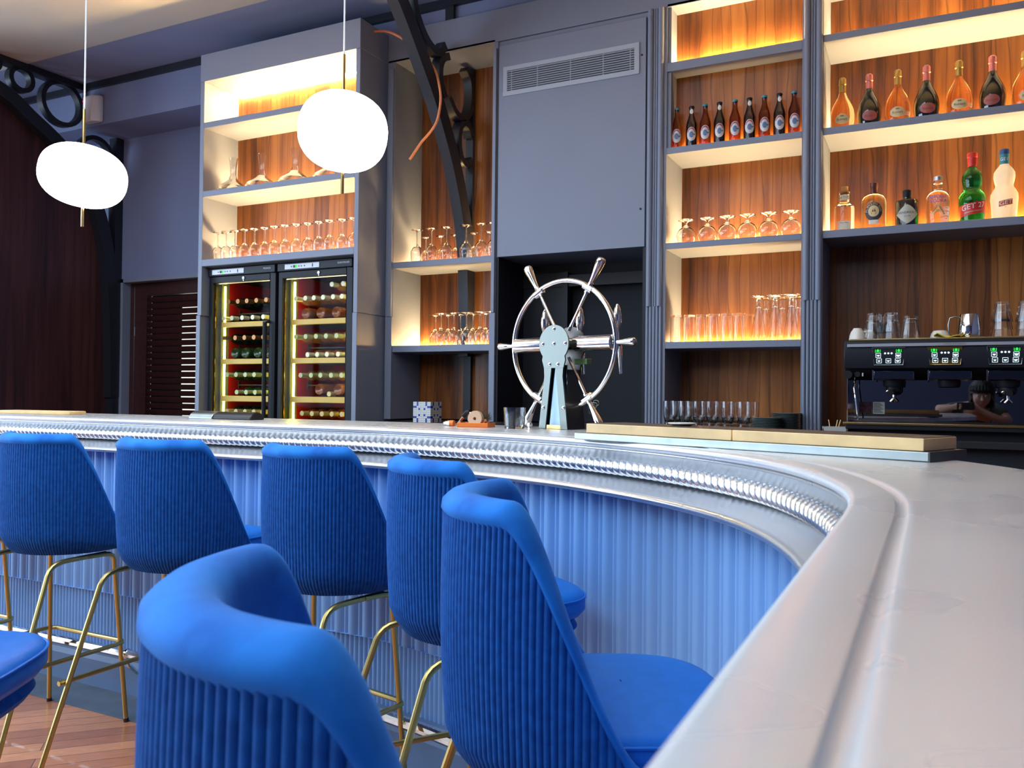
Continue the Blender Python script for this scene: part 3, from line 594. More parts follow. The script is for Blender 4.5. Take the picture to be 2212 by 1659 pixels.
def tulip_m():
    h = .15
    p = [(0, 0), (.030, 0), (.0315, .004), (.027, .02), (.0235, .034), (.026, .05), (.033, .075), (.035, .10), (.0335, h)]
    q = [(.032, h), (.0335, .10), (.0315, .077), (.024, .053), (.015, .042), (0, .04)]
    return MB().lathe(p + q, 18)
def row(name, geo, X, y, z, label, cat, group, flip=0, mt='glass', lab2=''):
    base = None; jit = random.Random(len(group))
    for i, x in enumerate(X):
        l = label % ORD[i]
        if base is None:
            base = ob(name, geo, M[mt]); o = base; tag(o, l, cat, group)
        else:
            o = base.copy(); COL.objects.link(o); o['label'] = l
        o.location = (x, y + jit.uniform(-.006, .006), z + (flip if flip else 0)); o.rotation_euler = (pi if flip else 0, 0, jit.uniform(0, 1))
    return base
row('wine_glass', wineglass_m(.20, .0405, .036), [-4.426, -4.342, -4.263, -4.18, -4.098, -4.007, -3.915, -3.822, -3.73, -3.638, -3.544, -3.453, -3.357, -3.266], 4.26, 2.156, 'upside-down wine glass, %s on the shelf directly above the wine fridges', 'wine glass', 'wine glasses above the fridges', .20)
row('wine_glass', wineglass_m(.215, .042, .037), [-2.967, -2.858, -2.749, -2.603, -2.496, -2.412], 4.53, 2.094, 'taller upside-down wine glass, %s, front row, upper brace-niche shelf', 'wine glass', 'wine glasses on the upper niche shelf', .215)
row('wine_glass', wineglass_m(.19, .036, .033), [-2.985, -2.869, -2.76, -2.62, -2.51], 4.66, 2.094, 'shorter upside-down wine glass, %s, back row, upper brace-niche shelf', 'wine glass', 'wine glasses on the upper niche shelf', .19)
row('wine_glass', wineglass_m(.205, .042, .037), [-2.781, -2.687, -2.595, -2.498, -2.416], 4.53, 1.56, 'upside-down wine glass, %s, front row, lower brace-niche shelf', 'wine glass', 'wine glasses on the lower niche shelf', .205)
row('wine_glass', wineglass_m(.205, .042, .037), [-2.882, -2.785, -2.696, -2.602, -2.51], 4.625, 1.56, 'upside-down wine glass, %s, back row, lower brace-niche shelf', 'wine glass', 'wine glasses on the lower niche shelf', .205)
row('snifter_glass', snifter_m(), [-1.216, -1.099, -.992, -.886, -.775, -.663], 4.55, 2.089, 'squat upside-down snifter glass, %s on the shelf below the beer bottles', 'snifter', 'snifters below the beer bottles', .137)
row('tumbler_glass', tumbler_m(.15, .030, .034), [-1.262, -1.19, -1.122, -1.053, -.985, -.92], 4.53, 1.55, 'tall upside-down tumbler, %s, front row beside flared beer glasses', 'tumbler', 'tall tumblers on the lit lower shelf', .15)
row('tumbler_glass', tumbler_m(.15, .030, .034), [-1.235, -1.155, -1.085, -1.015, -.95, -.89], 4.61, 1.55, 'tall upside-down tumbler, %s, back row beside flared beer glasses', 'tumbler', 'tall tumblers on the lit lower shelf', .15)
row('beer_glass', pilsner_m(), [-.821, -.737, -.655], 4.53, 1.55, 'flared upside-down footed beer glass, %s, front row beside tall tumblers', 'beer glass', 'flared beer glasses', .24)
row('beer_glass', pilsner_m(), [-.80, -.715, -.635], 4.625, 1.55, 'flared upside-down footed beer glass, %s, back row beside tall tumblers', 'beer glass', 'flared beer glasses', .24)
row('beer_glass', tulip_m(), [-1.225, -1.144, -1.072, -1.001, -.926, -.843], 4.28, 1.08, 'waisted beer glass, %s, front row on counter behind wooden boards', 'beer glass', 'waisted beer glasses on the back counter')
row('beer_glass', tulip_m(), [-1.21, -1.13, -1.055, -.98, -.905, -.82], 4.37, 1.08, 'waisted beer glass, %s, back row on counter behind wooden boards', 'beer glass', 'waisted beer glasses on the back counter')
# decanters
dm = MB().lathe([(0, .004), (.08, 0), (.106, .010), (.112, .025), (.100, .045), (.060, .075), (.030, .100), (.020, .130), (.021, .18), (.030, .25), (.0285, .25), (.0195, .18), (.0185, .13), (.028, .102), (.058, .078), (.098, .047), (.1095, .026), (.104, .013), (.08, .004), (0, .008)], 28)
row('decanter', dm, [-4.345, -4.086, -3.79, -3.50], 4.315, 2.626, 'wide-bottomed clear glass decanter, %s on the tower shelf', 'decanter', 'decanters on the tower shelf')
# plate stacks
pm = MB().lathe([(0, 0), (.045, 0), (.075, .010), (.076, .012), (.045, .004), (0, .004)], 20)
k = 0
PB = None
for sx, sy, cnt, nm in ((-.735, 4.30, 9, 'front left'), (-.662, 4.42, 12, 'rear right')):
    for i in range(cnt):
        if PB is None: PB = o = ob('saucer_plate', pm, M['plate'])
        else: o = PB.copy(); COL.objects.link(o)
        o.location = (sx, sy, 1.081 + i * .0075)
        tag(o, 'small dark plate, number %d up in the %s stack on the back counter' % (i + 1, nm), 'plate', 'stacked plates on the back counter')

# ------------------------------------------------------------------ beer bottles
M['beerglass'] = glassmat('brown_beer_glass', (.30, .07, .008)); M['beerdark'] = mat('dark_beer_glass', col=(.012, .004, .006), r=.08, coat=.5)
M['teal'] = mat('teal_cap', col=(.05, .28, .36), r=.35); M['lab_silver'] = mat('silver_label', col=(.66, .64, .62), r=.35); M['lab_red'] = mat('red_label_band', col=(.38, .07, .11), r=.5); M['lab_blue'] = mat('blue_label_centre', col=(.10, .20, .40), r=.5); M['lab_pink'] = mat('pink_label_mark', col=(.62, .28, .24), r=.5); M['lab_green'] = mat('green_label_mark', col=(.06, .20, .12), r=.5)
beerprof = [(0, 0), (.026, 0), (.0305, .004), (.0305, .122), (.028, .138), (.019, .165), (.0135, .185), (.0125, .215), (.0138, .222), (.0138, .226), (0, .227)]
def beer(label, x, dark):
    t = thing('beer_bottle', label, 'beer bottle', (x, 4.512, 2.611), radians(12), 'beer bottles on the shelf')
    ob('glass', MB().lathe(beerprof, 20), M['beerdark' if dark else 'beerglass'], t)
    ob('cap', MB().lathe([(.0145, .218), (.0155, .221), (.0142, .2285), (.012, .230), (0, .230)], 16), M['black' if dark else 'teal'], t)
    R = .0309; f = lambda z: R
    lb = ob('label', disc_patch(.053, .076, f, .070), M['lab_silver'], t)
    # lettered band around the oval, picture and marks
    m = MB()
    for k in range(11):
        a = radians(25 + 13 * k); u, v = .0215 * cos(a), .030 * sin(a)
        g = wrap(.03115, .070); du = .0022
        m.add([g(u - du, v - .0035), g(u + du, v - .0035), g(u + du * 1.2, v + .0045), g(u - du * 1.2, v + .0045)], [(0, 1, 2, 3)])
    ob('label_band', m, M['lab_red'], lb)
    ob('label_picture', disc_patch(.024, .034, lambda z: .0312, .067), M['lab_blue'], lb)
    g = wrap(.0313, .066); m = MB().add([g(-.008, -.012), g(.007, -.008), g(.010, .0), g(.002, .004), g(-.004, -.002)], [(0, 1, 2, 3, 4)]); ob('label_mark', m, M['lab_pink'], lb)
    m = MB().add([g(.010, -.004), g(.022, .0), g(.021, .007), g(.012, .004)], [(0, 1, 2, 3)]); ob('label_mark', m, M['lab_green'], lb)
    if dark: ob('neck_label', disc_patch(.021, .028, lambda z: .0150, .197, 14), M['paper'], t)
    return t
bb = {}
for i, x in enumerate([-1.263, -1.181, -1.106, -1.029, -.947, -.871, -.794, -.718, -.644]):
    d = i % 2; l = '%s beer bottle, %s in the row' % ('dark, white-necked' if d else 'brown, blue-capped', ORD[i])
    if d not in bb: bb[d] = beer(l, x, d)
    else: dup(bb[d], (x, 4.512, 2.611), None, l)

# ------------------------------------------------------------------ champagne
M['champ'] = glassmat('champagne_glass', (.98, .72, .36)); M['champdark'] = mat('black_green_glass', col=(.006, .008, .004), r=.05, coat=1)
M['goldfoil'] = mat('gold_foil', col=(.48, .30, .08), r=.35, m=.7, bump=.5, bscale=150); M['pinkfoil'] = mat('pink_foil', col=(.70, .22, .20), r=.35, m=.5, bump=.5, bscale=150); M['rosepaper'] = mat('rose_label', col=(.42, .10, .08), r=.5); M['cream'] = mat('cream_label', col=(.74, .58, .30), r=.5)
CR = [(0, .004), (.035, 0), (.050, .004), (.054, .03), (.0575, .06), (.0580, .085), (.054, .115), (.043, .145), (.029, .172), (.020, .192), (.0165, .206), (.0155, .215)]
def crad(z):
    for (a, za), (b, zb) in zip(CR[1:], CR[2:]):
        if za <= z <= zb: return a + (b - a) * (z - za) / (zb - za)
    return .05
def champagne(label, x, rz, dark):
    t = thing('champagne_bottle', label, 'champagne bottle', (x, 4.575, 2.612), rz, 'champagne bottles')
    ob('glass', MB().lathe(CR + [(.0150, .240), (0, .241)], 26), M['champdark' if dark else 'champ'], t)
    ob('foil', MB().lathe([(.0168, .206), (.0162, .215), (.0160, .243), (.0185, .246), (.0185, .252), (.0165, .256), (.0175, .265), (.0165, .276), (.010, .283), (0, .285)], 18), M['pinkfoil' if dark else 'goldfoil'], t)
    lb = ob('label', disc_patch(.072, .050, lambda z: crad(z) + .0008, .056, 26), M['rosepaper' if dark else 'cream'], t)
    def fn(u, v): z = .054 + v; R = crad(z) + .0014; return (R * sin(u / R), -R * cos(u / R), z)
    ob('lettering', text_mb('Ruinart', .0165, fn), mat('label_ink', col=(.20, .06, .05) if dark else (.12, .10, .07), r=.6), lb)
    def fn2(u, v): z = .070 + v; R = crad(z) + .0014; return (R * sin(u / R), -R * cos(u / R), z)
    m = MB()
    for a in (-.006, -.002, .002, .006): m.add([fn2(a - .0012, -.003), fn2(a + .0012, -.003), fn2(a + .002, .004), fn2(a - .002, .004)], [(0, 1, 2, 3)])
    ob('crest', m, mat('crest_ink', col=(.25, .17, .10), r=.6), lb)
    return t
cb = {}
for i, x in enumerate([-.416, -.29, -.159, -.03, .111, .252, .386]):
    d = i % 2; l = '%s champagne bottle, %s' % ('black rose-labelled' if d else 'clear golden cream-labelled', ORD[i] + ' on its shelf'); rz = [.05, .12, .02, .12, .02, -.12, .12][i]
    if d not in cb: cb[d] = champagne(l, x, rz, d)
    else: dup(cb[d], (x, 4.575, 2.612), rz, l)

# ------------------------------------------------------------------ spirits on the shelf
ZS, YS = 2.094, 4.565
def spirit(label, x, rz=.05): return thing('spirit_bottle', label, 'spirit bottle', (x, YS, ZS), rz, 'spirit bottles above the coffee machine')
M['clearliq'] = glassmat('clear_liquid_glass', (.97, .95, .82)); M['gingl'] = glassmat('pale_green_glass', (.92, .95, .62)); M['cork'] = mat('cork', col=(.55, .28, .08), r=.7); M['brownfoil'] = mat('brown_foil', col=(.13, .04, .03), r=.35, m=.4)
M['apoth'] = mat('apothecary_glass', col=(.008, .006, .010), r=.06, coat=1); M['getgreen'] = glassmat('green_liqueur_glass', (.01, .42, .06)); m_, t_, b_ = nt('frosted_white_glass'); S(b_, col=(.9, .88, .82), r=.4)
tl_ = t_.nodes.new('ShaderNodeBsdfTranslucent'); tl_.inputs[0].default_value = (.95, .93, .86, 1); mx_ = t_.nodes.new('ShaderNodeMixShader'); mx_.inputs[0].default_value = .55
L(t_, b_.outputs[0], mx_.inputs[1]); L(t_, tl_.outputs[0], mx_.inputs[2]); L(t_, mx_.outputs[0], t_.nodes['Material Output'].inputs[0]); M['frost'] = m_
# 1 square-shouldered clear bottle with a cork
t = spirit('clear square-shouldered spirit bottle with a cork, leftmost of the spirits', -.403)
ob('glass', MB().lathe([(0, .004), (.044, 0), (.048, .004), (.048, .125), (.045, .136), (.030, .146), (.023, .160), (.0225, .195), (.026, .203), (.026, .210), (0, .211)], 24), M['clearliq'], t)
ob('stopper', MB().lathe([(.016, .205), (.0165, .238), (0, .238)], 14), M['cork'], t)
nl = ob('neck_label', rect_patch(.058, .026, .0237, .180), M['paper'], t); ob('lettering', text_mb('ALTOS', .0185, wrap(.0241, .180, -.05)), mat('dark_green_ink', col=(.05, .10, .07), r=.6), nl)
fl = ob('label', rect_patch(.066, .042, .0485, .034), M['paper'], t); ob('lettering', text_mb('Altos Plata', .009, wrap(.0489, .046)), M['ink'], fl)
# 2 round-shouldered gin bottle with circular label
t = spirit('pale green round-shouldered gin bottle with a circular ship label', -.266)
ob('glass', MB().lathe([(0, .004), (.054, 0), (.0585, .005), (.0590, .13), (.057, .152), (.048, .170), (.032, .180), (.019, .184), (.0175, .195), (.017, .208), (0, .208)], 26), M['gingl'], t)
ob('foil', MB().lathe([(.0185, .184), (.018, .215), (.0200, .218), (.0200, .240), (.015, .243), (0, .243)], 16), M['brownfoil'], t)
R = .0593; f = lambda z: R
lb = ob('label', disc_patch(.086, .092, f, .089, 30), mat('dark_label_ring', col=(.045, .04, .055), r=.5), t)
ob('label_centre', disc_patch(.052, .056, lambda z: R + .0004, .090, 24), M['cream'], lb)
m = MB(); g = wrap(R + .0008, .090)
m.add([g(-.013, -.006), g(.013, -.006), g(.010, -.014), g(-.010, -.014)], [(0, 1, 2, 3)]); m.add([g(-.009, -.003), g(.0, -.004), g(-.002, .012)], [(0, 1, 2)]); m.add([g(.002, -.004), g(.011, -.003), g(.003, .014)], [(0, 1, 2)]); ob('ship_emblem', m, mat('brown_ink', col=(.16, .08, .03), r=.6), lb)
m = MB()
for i, ch in enumerate('PLYMOUTH GIN'):
    if ch == ' ': continue
    a = radians(178 - i * 15.5); vs, fs = text_geo(ch, .0165); ca, sa = cos(a - pi / 2), sin(a - pi / 2)
    m.add([g(.0345 * cos(a) + u * ca - v * sa, .0365 * sin(a) - .001 + u * sa + v * ca) for u, v in vs], fs)
ob('lettering', m, M['cream'], lb)
ob('lower_label', rect_patch(.046, .020, R + .0003, .036), M['paper'], lb)
# 3 black apothecary gin
t = spirit('short black apothecary gin bottle with a pale diamond label', -.115)
ob('glass', MB().lathe([(0, 0), (.051, 0), (.054, .004), (.054, .128), (.050, .137), (.028, .143), (.019, .148), (.0185, .160), (0, .160)], 26), M['apoth'], t)
ob('stopper', MB().lathe([(.0185, .152), (.0195, .156), (.0205, .168), (.0205, .188), (.016, .192), (0, .192)], 16), M['black'], t)
R = .0545; g = wrap(R, .064); n = 12; rows = []
for i in range(n + 1):
    v = -.047 + .094 * i / n; hw = .054 * (1 - abs(v) / .0472) ** .75 + .0005; rows.append([g(-hw + 2 * hw * j / 12, v) for j in range(13)])
lb = ob('label', MB().grid(rows), mat('grey_cream_label', col=(.52, .50, .42), r=.45), t)
ob('lettering', text_mb("HENDRICK'S", .0155, wrap(R + .0005, .071)).merge(text_mb('· G I N ·', .012, wrap(R + .0005, .053))), M['ink'], lb)
# 4 short-necked clear vodka bottle
t = spirit('clear short-necked vodka bottle with blue lettering', .021)
ob('glass', MB().lathe([(0, .006), (.040, 0), (.047, .004), (.050, .02), (.0515, .12), (.050, .142), (.040, .162), (.024, .175), (.0195, .182), (.0195, .205), (.0225, .208), (.0225, .222), (0, .222)], 26), M['clearliq'], t)
ob('cap', MB().lathe([(.0205, .222), (.0205, .241), (.019, .243), (0, .243)], 16), mat('silver_cap', col=(.5, .5, .55), r=.3, m=.8), t)
R = .0518
lb = ob('lettering', text_mb('ABSOLUT', .0225, wrap(R, .136)).merge(text_mb('VODKA', .0225, wrap(R, .116))), M['blueink'], t)
ob('large_letter', text_mb('A', .075, wrap(R, .072), 1.35), M['cream'], t)
# 5, 6 wasp-waisted liqueur bottles
gp = [(0, .006), (.045, 0), (.0515, .005), (.0525, .02), (.056, .08), (.0585, .105), (.057, .130), (.048, .148), (.039, .162), (.0375, .172), (.042, .190), (.0455, .212), (.044, .232), (.034, .250), (.024, .262), (.0185, .272), (.0175, .30), (0, .30)]
def grad_(z):
    for (a, za), (b, zb) in zip(gp[2:], gp[3:]):
        if za <= z <= zb: return a + (b - a) * (z - za) / (zb - za)
    return .055
def lq(w, h, z0, skew=0, n=14, e=.0006):
    rows = []
    for i in range(5):
        row_ = []
        for j in range(n + 1):
            u = -w / 2 + w * j / n; z = z0 - h / 2 + h * i / 4 + skew * u; R = grad_(z) + e; row_.append((R * sin(u / R), -R * cos(u / R), z))
        rows.append(row_)
    return MB().grid(rows)
def ltx(s, size, z0, skew=0, e=.0012, sx=1, u0=0):
    def fn(u, v): z = z0 + v + skew * u; R = grad_(z) + e; return (R * sin((u + u0) / R), -R * cos((u + u0) / R), z)
    return text_mb(s, size, fn, sx)
t = spirit('green wasp-waisted liqueur bottle with a red label and red cap', .168)
ob('glass', MB().lathe(gp, 28), M['getgreen'], t); ob('cap', MB().lathe([(.0185, .274), (.0205, .30), (.0205, .318), (.0225, .320), (.0225, .338), (.020, .342), (0, .342)], 18), M['red'], t)
lb = ob('label', lq(.150, .056, .066, .16), M['red'], t); ob('lettering', ltx('GET 27', .034, .076, .16, sx=1.05), M['whiteink'], lb); ob('small_print', ltx('PIPPERMINT LIQUEUR', .008, .052, .16), M['paper'], lb)
t = spirit('frosted white wasp-waisted liqueur bottle with a teal neck band', .301)
ob('glass', MB().lathe(gp, 28), M['frost'], t); cp = ob('cap', MB().lathe([(.0205, .318), (.0215, .320), (.0215, .338), (.019, .342), (0, .342)], 18), mat('blue_cap', col=(.02, .07, .22), r=.35), t)
nb = ob('neck_band', MB().lathe([(.0190, .268), (.0192, .275), (.0205, .30), (.0205, .318)], 20), mat('teal_band', col=(.03, .22, .28), r=.4), t); ob('lettering', text_mb('GET', .021, wrap(.0208, .293, -.15)), M['whiteink'], nb)
lb = ob('label', lq(.058, .026, .080, .18), mat('orange_red_label', col=(.62, .12, .03), r=.5), t); ob('lettering', ltx('GET', .027, .080, .18, sx=1.1), M['whiteink'], lb); ob('small_print', ltx('31', .012, .060), M['orange'], t)

# ------------------------------------------------------------------ espresso machine
em = thing('espresso_machine', 'black three-group espresso machine with lit green and white buttons', 'coffee machine', (0, 0, 0))
EX0, EX1 = -.352, .66
M['mirror'] = mat('dark_mirror', col=(.24, .24, .26), m=1.0, r=.015)
ob('body', MB().prism([(4.0, 1.385), (3.985, 1.44), (4.0, 1.508), (4.42, 1.508), (4.42, 1.10), (4.20, 1.10), (4.20, 1.335), (4.06, 1.36), (4.04, 1.385)], 'x', EX0, EX1), M['blackm'], em, bevel=.004)
ob('cup_tray', MB().box(EX0 + .02, EX1 - .02, 4.0, 4.40, 1.508, 1.516), mat('brass_tray', col=(.46, .34, .15), r=.3, m=.8), em, bevel=.002)
ob('mirror_panel', MB().box(-.338, EX1 - .01, 4.186, 4.192, 1.147, 1.345), M['mirror'], em)
ob('side_trim', MB().box(-.341, -.337, 4.02, 4.19, 1.147, 1.345), M['chrome'], em)
ob('drip_tray', MB().box(EX0 + .01, EX1, 3.965, 4.19, 1.118, 1.147), M['black'], em, bevel=.004); ob('drip_tray_edge', MB().box(EX0 + .0, EX1, 3.960, 3.968, 1.138, 1.149), mat('bronze_edge', col=(.36, .25, .11), r=.3, m=.9), em, bevel=.002)
ob('base', MB().box(EX0 + .02, EX1, 4.0, 4.40, 1.08, 1.118), M['black'], em)
bs = ob('badge_strip', MB().box(-.338, EX1 - .02, 3.983, 3.992, 1.480, 1.493), mat('badge_grey', col=(.36, .36, .41), r=.4), em)
ob('lettering', text_mb('CAFÉS RICHARD', .0118, lambda u, v: (.083 + u, 3.9825, 1.4865 + v)), mat('tan_letters', col=(.22, .18, .15), r=.5), bs)
for gi, gx in enumerate((-.171, .048, .268)):
    tx, bx = .0655, .0575
    brown = gi == 1  # middle panel: a warm gold-brown reflection is put into its colour
    yf = lambda z: 3.985 + .015 * abs(z - 1.44) / .06 - .004
    def tq(x, z, e=0): return (gx + x, yf(z) - e, z)
    pn = ob('button_panel', MB().add([tq(-tx, 1.475), tq(tx, 1.475), tq(bx, 1.400), tq(-bx, 1.400), (gx - tx, 4.0, 1.475), (gx + tx, 4.0, 1.475), (gx + bx, 4.0, 1.4), (gx - bx, 4.0, 1.4)], [(0, 1, 2, 3), (0, 4, 5, 1), (1, 5, 6, 2), (2, 6, 7, 3), (3, 7, 4, 0)]), mat('warm_reflection_panel', col=(.16, .095, .02), r=.3, m=.5) if brown else M['black'], em)
    ob('panel_frame', MB().tube([tq(-tx, 1.475, .001), tq(tx, 1.475, .001), tq(bx, 1.400, .001), tq(-bx, 1.400, .001)], .0018, 6, True), M['goldbrass'] if brown else M['steel'], pn)
    m = MB(); e = .0015
    def sq(m, x, z, w, h, t=.0016):
        for a, b, c, d in ((-w, w, h - t, h), (-w, w, -h, -h + t), (-w, -w + t, -h, h), (w - t, w, -h, h)): m.add([tq(x + a, z + c, e), tq(x + b, z + c, e), tq(x + b, z + d, e), tq(x + a, z + d, e)], [(0, 1, 2, 3)])
    def cup(m, x, z, r): m.add([tq(x + r * cos(pi + pi * k / 8) , z + .35 * r + 1.1 * r * sin(pi + pi * k / 8), e + .0004) for k in range(9)], [tuple(range(9))])
    for x, z, r in ((-.040, 1.441, .0062), (-.037, 1.4175, .0055), (0, 1.4175, .0060), (.037, 1.4175, .0068), (.039, 1.441, .0078)): sq(m, x, z, .0105, .0098); cup(m, x, z, r)
    for x in (-.013, 0, .013): m.add([tq(x + .0042 * cos(2 * pi * k / 10), 1.450 + .0042 * sin(2 * pi * k / 10), e) for k in range(10)], [tuple(range(10))])
    ob('white_icons', m, M['white_em'], pn)
    m = MB()
    for x in (-.042, .041):
        for a, b, c, d in ((-.011, .011, -.0065, -.0045), (-.011, -.0085, -.0065, .006), (.0085, .011, -.0065, .006)): m.add([tq(x + a, 1.461 + c, e), tq(x + b, 1.461 + c, e), tq(x + b, 1.461 + d, e), tq(x + a, 1.461 + d, e)], [(0, 1, 2, 3)])
        m.add([tq(x + .0055 * cos(2 * pi * k / 10), 1.4625 + .0055 * sin(2 * pi * k / 10), e) for k in range(10)], [tuple(range(10))])
    ob('green_icons', m, M['green_em'], pn)
    hx0 = gx - .066
    gh = ob('group_housing', MB().box(hx0 + .004, hx0 + .168, 4.02, 4.16, 1.337, 1.378), mat('dark_chrome', col=(.16, .17, .20), r=.06, m=1.0), em, bevel=.004); ob('housing_edge', MB().box(hx0, hx0 + .005, 4.018, 4.03, 1.333, 1.378), M['chrome'], gh)
    ob('group_head', MB().lathe([(0, 1.306), (.040, 1.306), (.043, 1.312), (.045, 1.335), (0, 1.335)], 20, (gx + .018, 4.09, 0)), M['black'], em)
    if gi != 1:
        pf = ob('portafilter', MB().lathe([(0, 1.270), (.020, 1.272), (.032, 1.285), (.033, 1.307), (0, 1.307)], 18, (gx + .018, 4.09, 0)).tube([(gx + .018, 4.06, 1.29), (gx + .014, 3.99, 1.284), (gx + .012, 3.93, 1.278)], [.008, .013, .012], 10), M['black'], em)
        ob('spout', MB().ball((gx - .004, 4.03, 1.285), .010, 10).tube([(gx + .018, 4.09, 1.28), (gx + .018, 4.09, 1.255), (gx + .005, 4.09, 1.24)], .006, 8).tube([(gx + .018, 4.09, 1.255), (gx + .031, 4.09, 1.24)], .006, 8), M['chrome'], pf)
ob('steam_knob', MB().tube([(-.335, 4.03, 1.358), (-.335, 3.985, 1.358)], .018, 14).tube([(-.297, 4.03, 1.36), (-.297, 4.0, 1.36)], .012, 12), M['black'], em)
ob('knob_mark', MB().box(-.279, -.273, 4.01, 4.015, 1.351, 1.366), M['white'], em)
ob('steam_wand', MB().tube([(-.31, 4.06, 1.345), (-.312, 4.03, 1.30), (-.305, 4.02, 1.25), (-.296, 4.02, 1.17), (-.296, 4.02, 1.158)], .004, 8), M['chrome'], em)
ob('warning_sticker', MB().box(-.302, -.248, 4.1845, 4.186, 1.188, 1.237), mat('dark_sticker', col=(.10, .02, .03), r=.5, noise=.8, nscale=90), em)
st = ob('instruction_sticker', MB().box(-.243, -.194, 4.1845, 4.186, 1.183, 1.238), M['paper'], em)
m = MB()
for k in range(9): m.box(-.239, -.199 - .006 * (k % 3), 4.184, 4.1845, 1.189 + k * .0052, 1.1912 + k * .0052)
ob('printed_lines', m, M['ink'], st)
# things standing on the machine
ZT = 1.5165
def cup_m(r=.036, h=.052): return MB().lathe([(0, 0), (.018, 0), (.019, .004), (.028, .016), (.034, .034), (r, h), (r - .003, h), (.031, .034), (.025, .019), (.016, .008), (0, .007)], 20)
c = thing('coffee_cup', 'white coffee cup turned upside down at the left end of the machine top', 'cup', (-.302, 4.07, ZT + .052), 0); c.rotation_euler = (pi, 0, 0)
ob('bowl', cup_m(), M['porc'], c); ob('handle', MB().tube([(.030, .008, .040), (.044, .011, .042), (.050, .012, .030), (.044, .011, .018), (.028, .007, .016)], .0045, 8), M['porc'], c)
c2 = dup(c, (-.262, 4.16, ZT + .052), None, 'white coffee cup upside down behind the leftmost cup on the machine'); c2.rotation_euler = (pi, 0, 1.2)
gm = tumbler_m(.085, .026, .041, .010, .05, 10, 40); gb = None; seen = {}
def tglass(label, x, y, z):
    global gb
    if gb is None: gb = o = ob('tumbler_glass', gm, M['glass'])
    else: o = gb.copy(); COL.objects.link(o)
    tag(o, label, 'tumbler', 'faceted tumblers on the coffee machine'); o.location = (x, y, z + .085); o.rotation_euler = (pi, 0, x * 20)
for nm, x, y, cnt in (('first stack from the left', -.236, 4.08, 2), ('second stack from the left', -.166, 4.08, 2), ('low pair beside the stacks', -.086, 4.09, 2), ('stack right of the milk jug', .262, 4.09, 3), ('stack at the right edge', .352, 4.10, 3), ('rear stack between the first two', -.205, 4.17, 2)):
    for i in range(cnt): tglass('faceted glass, %s of the %s on the machine' % (['bottom one', 'second one up', 'top one'][i], nm), x, y, ZT + .001 + i * (.032 if 'stack' in nm and 'pair' not in nm else .016))
bw = ob('sugar_bowl', MB().lathe([(.040, 0), (.041, .004), (.036, .022), (.028, .034), (.016, .037), (0, .038), (0, .034), (.026, .030), (.037, .004)], 22), M['porc']); tag(bw, 'small cream bowl upside down behind the yellow cloth', 'bowl'); bw.location = (.030, 4.10, ZT)
cl = MB().grid([[(.005 + .10 * i / 8, 4.01 + .10 * j / 5, ZT + .005 + .004 * sin(i * 1.1) * cos(j) + (.010 * max(0, 1 - abs(i - 1) / 2))) for j in range(6)] for i in range(9)])
tag(ob('cleaning_cloth', cl, mat('yellow_cloth', col=(.78, .56, .04), r=.9, bump=.3, bscale=300), None, solid=.004), 'folded yellow cleaning cloth on the machine top', 'cloth')
pj = thing('milk_jug', 'polished steel milk jug with a wire handle on the machine', 'milk jug', (.143, 4.09, ZT), 0)
ob('jug_body', MB().lathe([(0, 0), (.044, 0), (.046, .004), (.044, .05), (.038, .10), (.037, .102), (.036, .10), (.042, .05), (.042, .005), (0, .004)], 26), M['chrome'], pj); ob('handle', MB().tube([(-.038, 0, .088), (-.055, 0, .094), (-.076, 0, .088), (-.082, 0, .06), (-.080, 0, .025), (-.066, 0, .014), (-.045, 0, .010)], .0028, 8), M['steel'], pj)
bk = thing('cutlery_tub', 'small grey tub of wooden sticks beside the fluted pilaster', 'tub', (-.386, 4.02, 1.081))
ob('tub', MB().prism([(-.055, .045), (-.045, 0), (.045, 0), (.055, .045), (.050, .045), (.041, .005), (-.041, .005), (-.050, .045)], 'y', -.04, .04).box(-.05, .05, -.04, -.037, 0, .044).box(-.05, .05, .037, .04, 0, .044), mat('grey_tub', col=(.42, .43, .40), r=.5), bk)
for dx, tx in ((-.02, -.012), (-.006, .012), (.001, .018)): ob('stirring_stick', MB().tube([(dx, 0, .006), (dx + tx, .004, .075)], .0022, 6), M['pale'], bk)
# mosaic tissue box on the back counter
tb = thing('mosaic_box', 'white and blue mosaic-tiled cube box in the dark lower niche', 'box', (-2.765, 4.36, 1.081), 0)
def tilemat():
    m, t, b = nt('white_mosaic'); S(b, r=.3); tc = t.nodes.new('ShaderNodeTexCoord'); br = t.nodes.new('ShaderNodeTexBrick'); br.offset = 0; br.inputs['Scale'].default_value = 1; br.inputs['Brick Width'].default_value = .0125; br.inputs['Row Height'].default_value = .0125; br.inputs['Mortar Size'].default_value = .0008
    br.inputs['Color1'].default_value = (.62, .62, .58, 1); br.inputs['Color2'].default_value = (.70, .70, .66, 1); br.inputs['Mortar'].default_value = (.2, .2, .2, 1)
    sp = t.nodes.new('ShaderNodeSeparateXYZ'); ad = t.nodes.new('ShaderNodeMath'); cb_ = t.nodes.new('ShaderNodeCombineXYZ'); L(t, tc.outputs['Object'], sp.inputs[0]); L(t, sp.outputs[0], ad.inputs[0]); L(t, sp.outputs[1], ad.inputs[1]); L(t, ad.outputs[0], cb_.inputs[0]); L(t, sp.outputs[2], cb_.inputs[1]); L(t, cb_.outputs[0], br.inputs['Vector']); L(t, br.outputs['Color'], b.inputs['Base Color']); return m
ob('box_body', MB().box(-.0625, .0625, -.0625, .0625, 0, .125), tilemat(), tb)
m = MB(); q = .0125
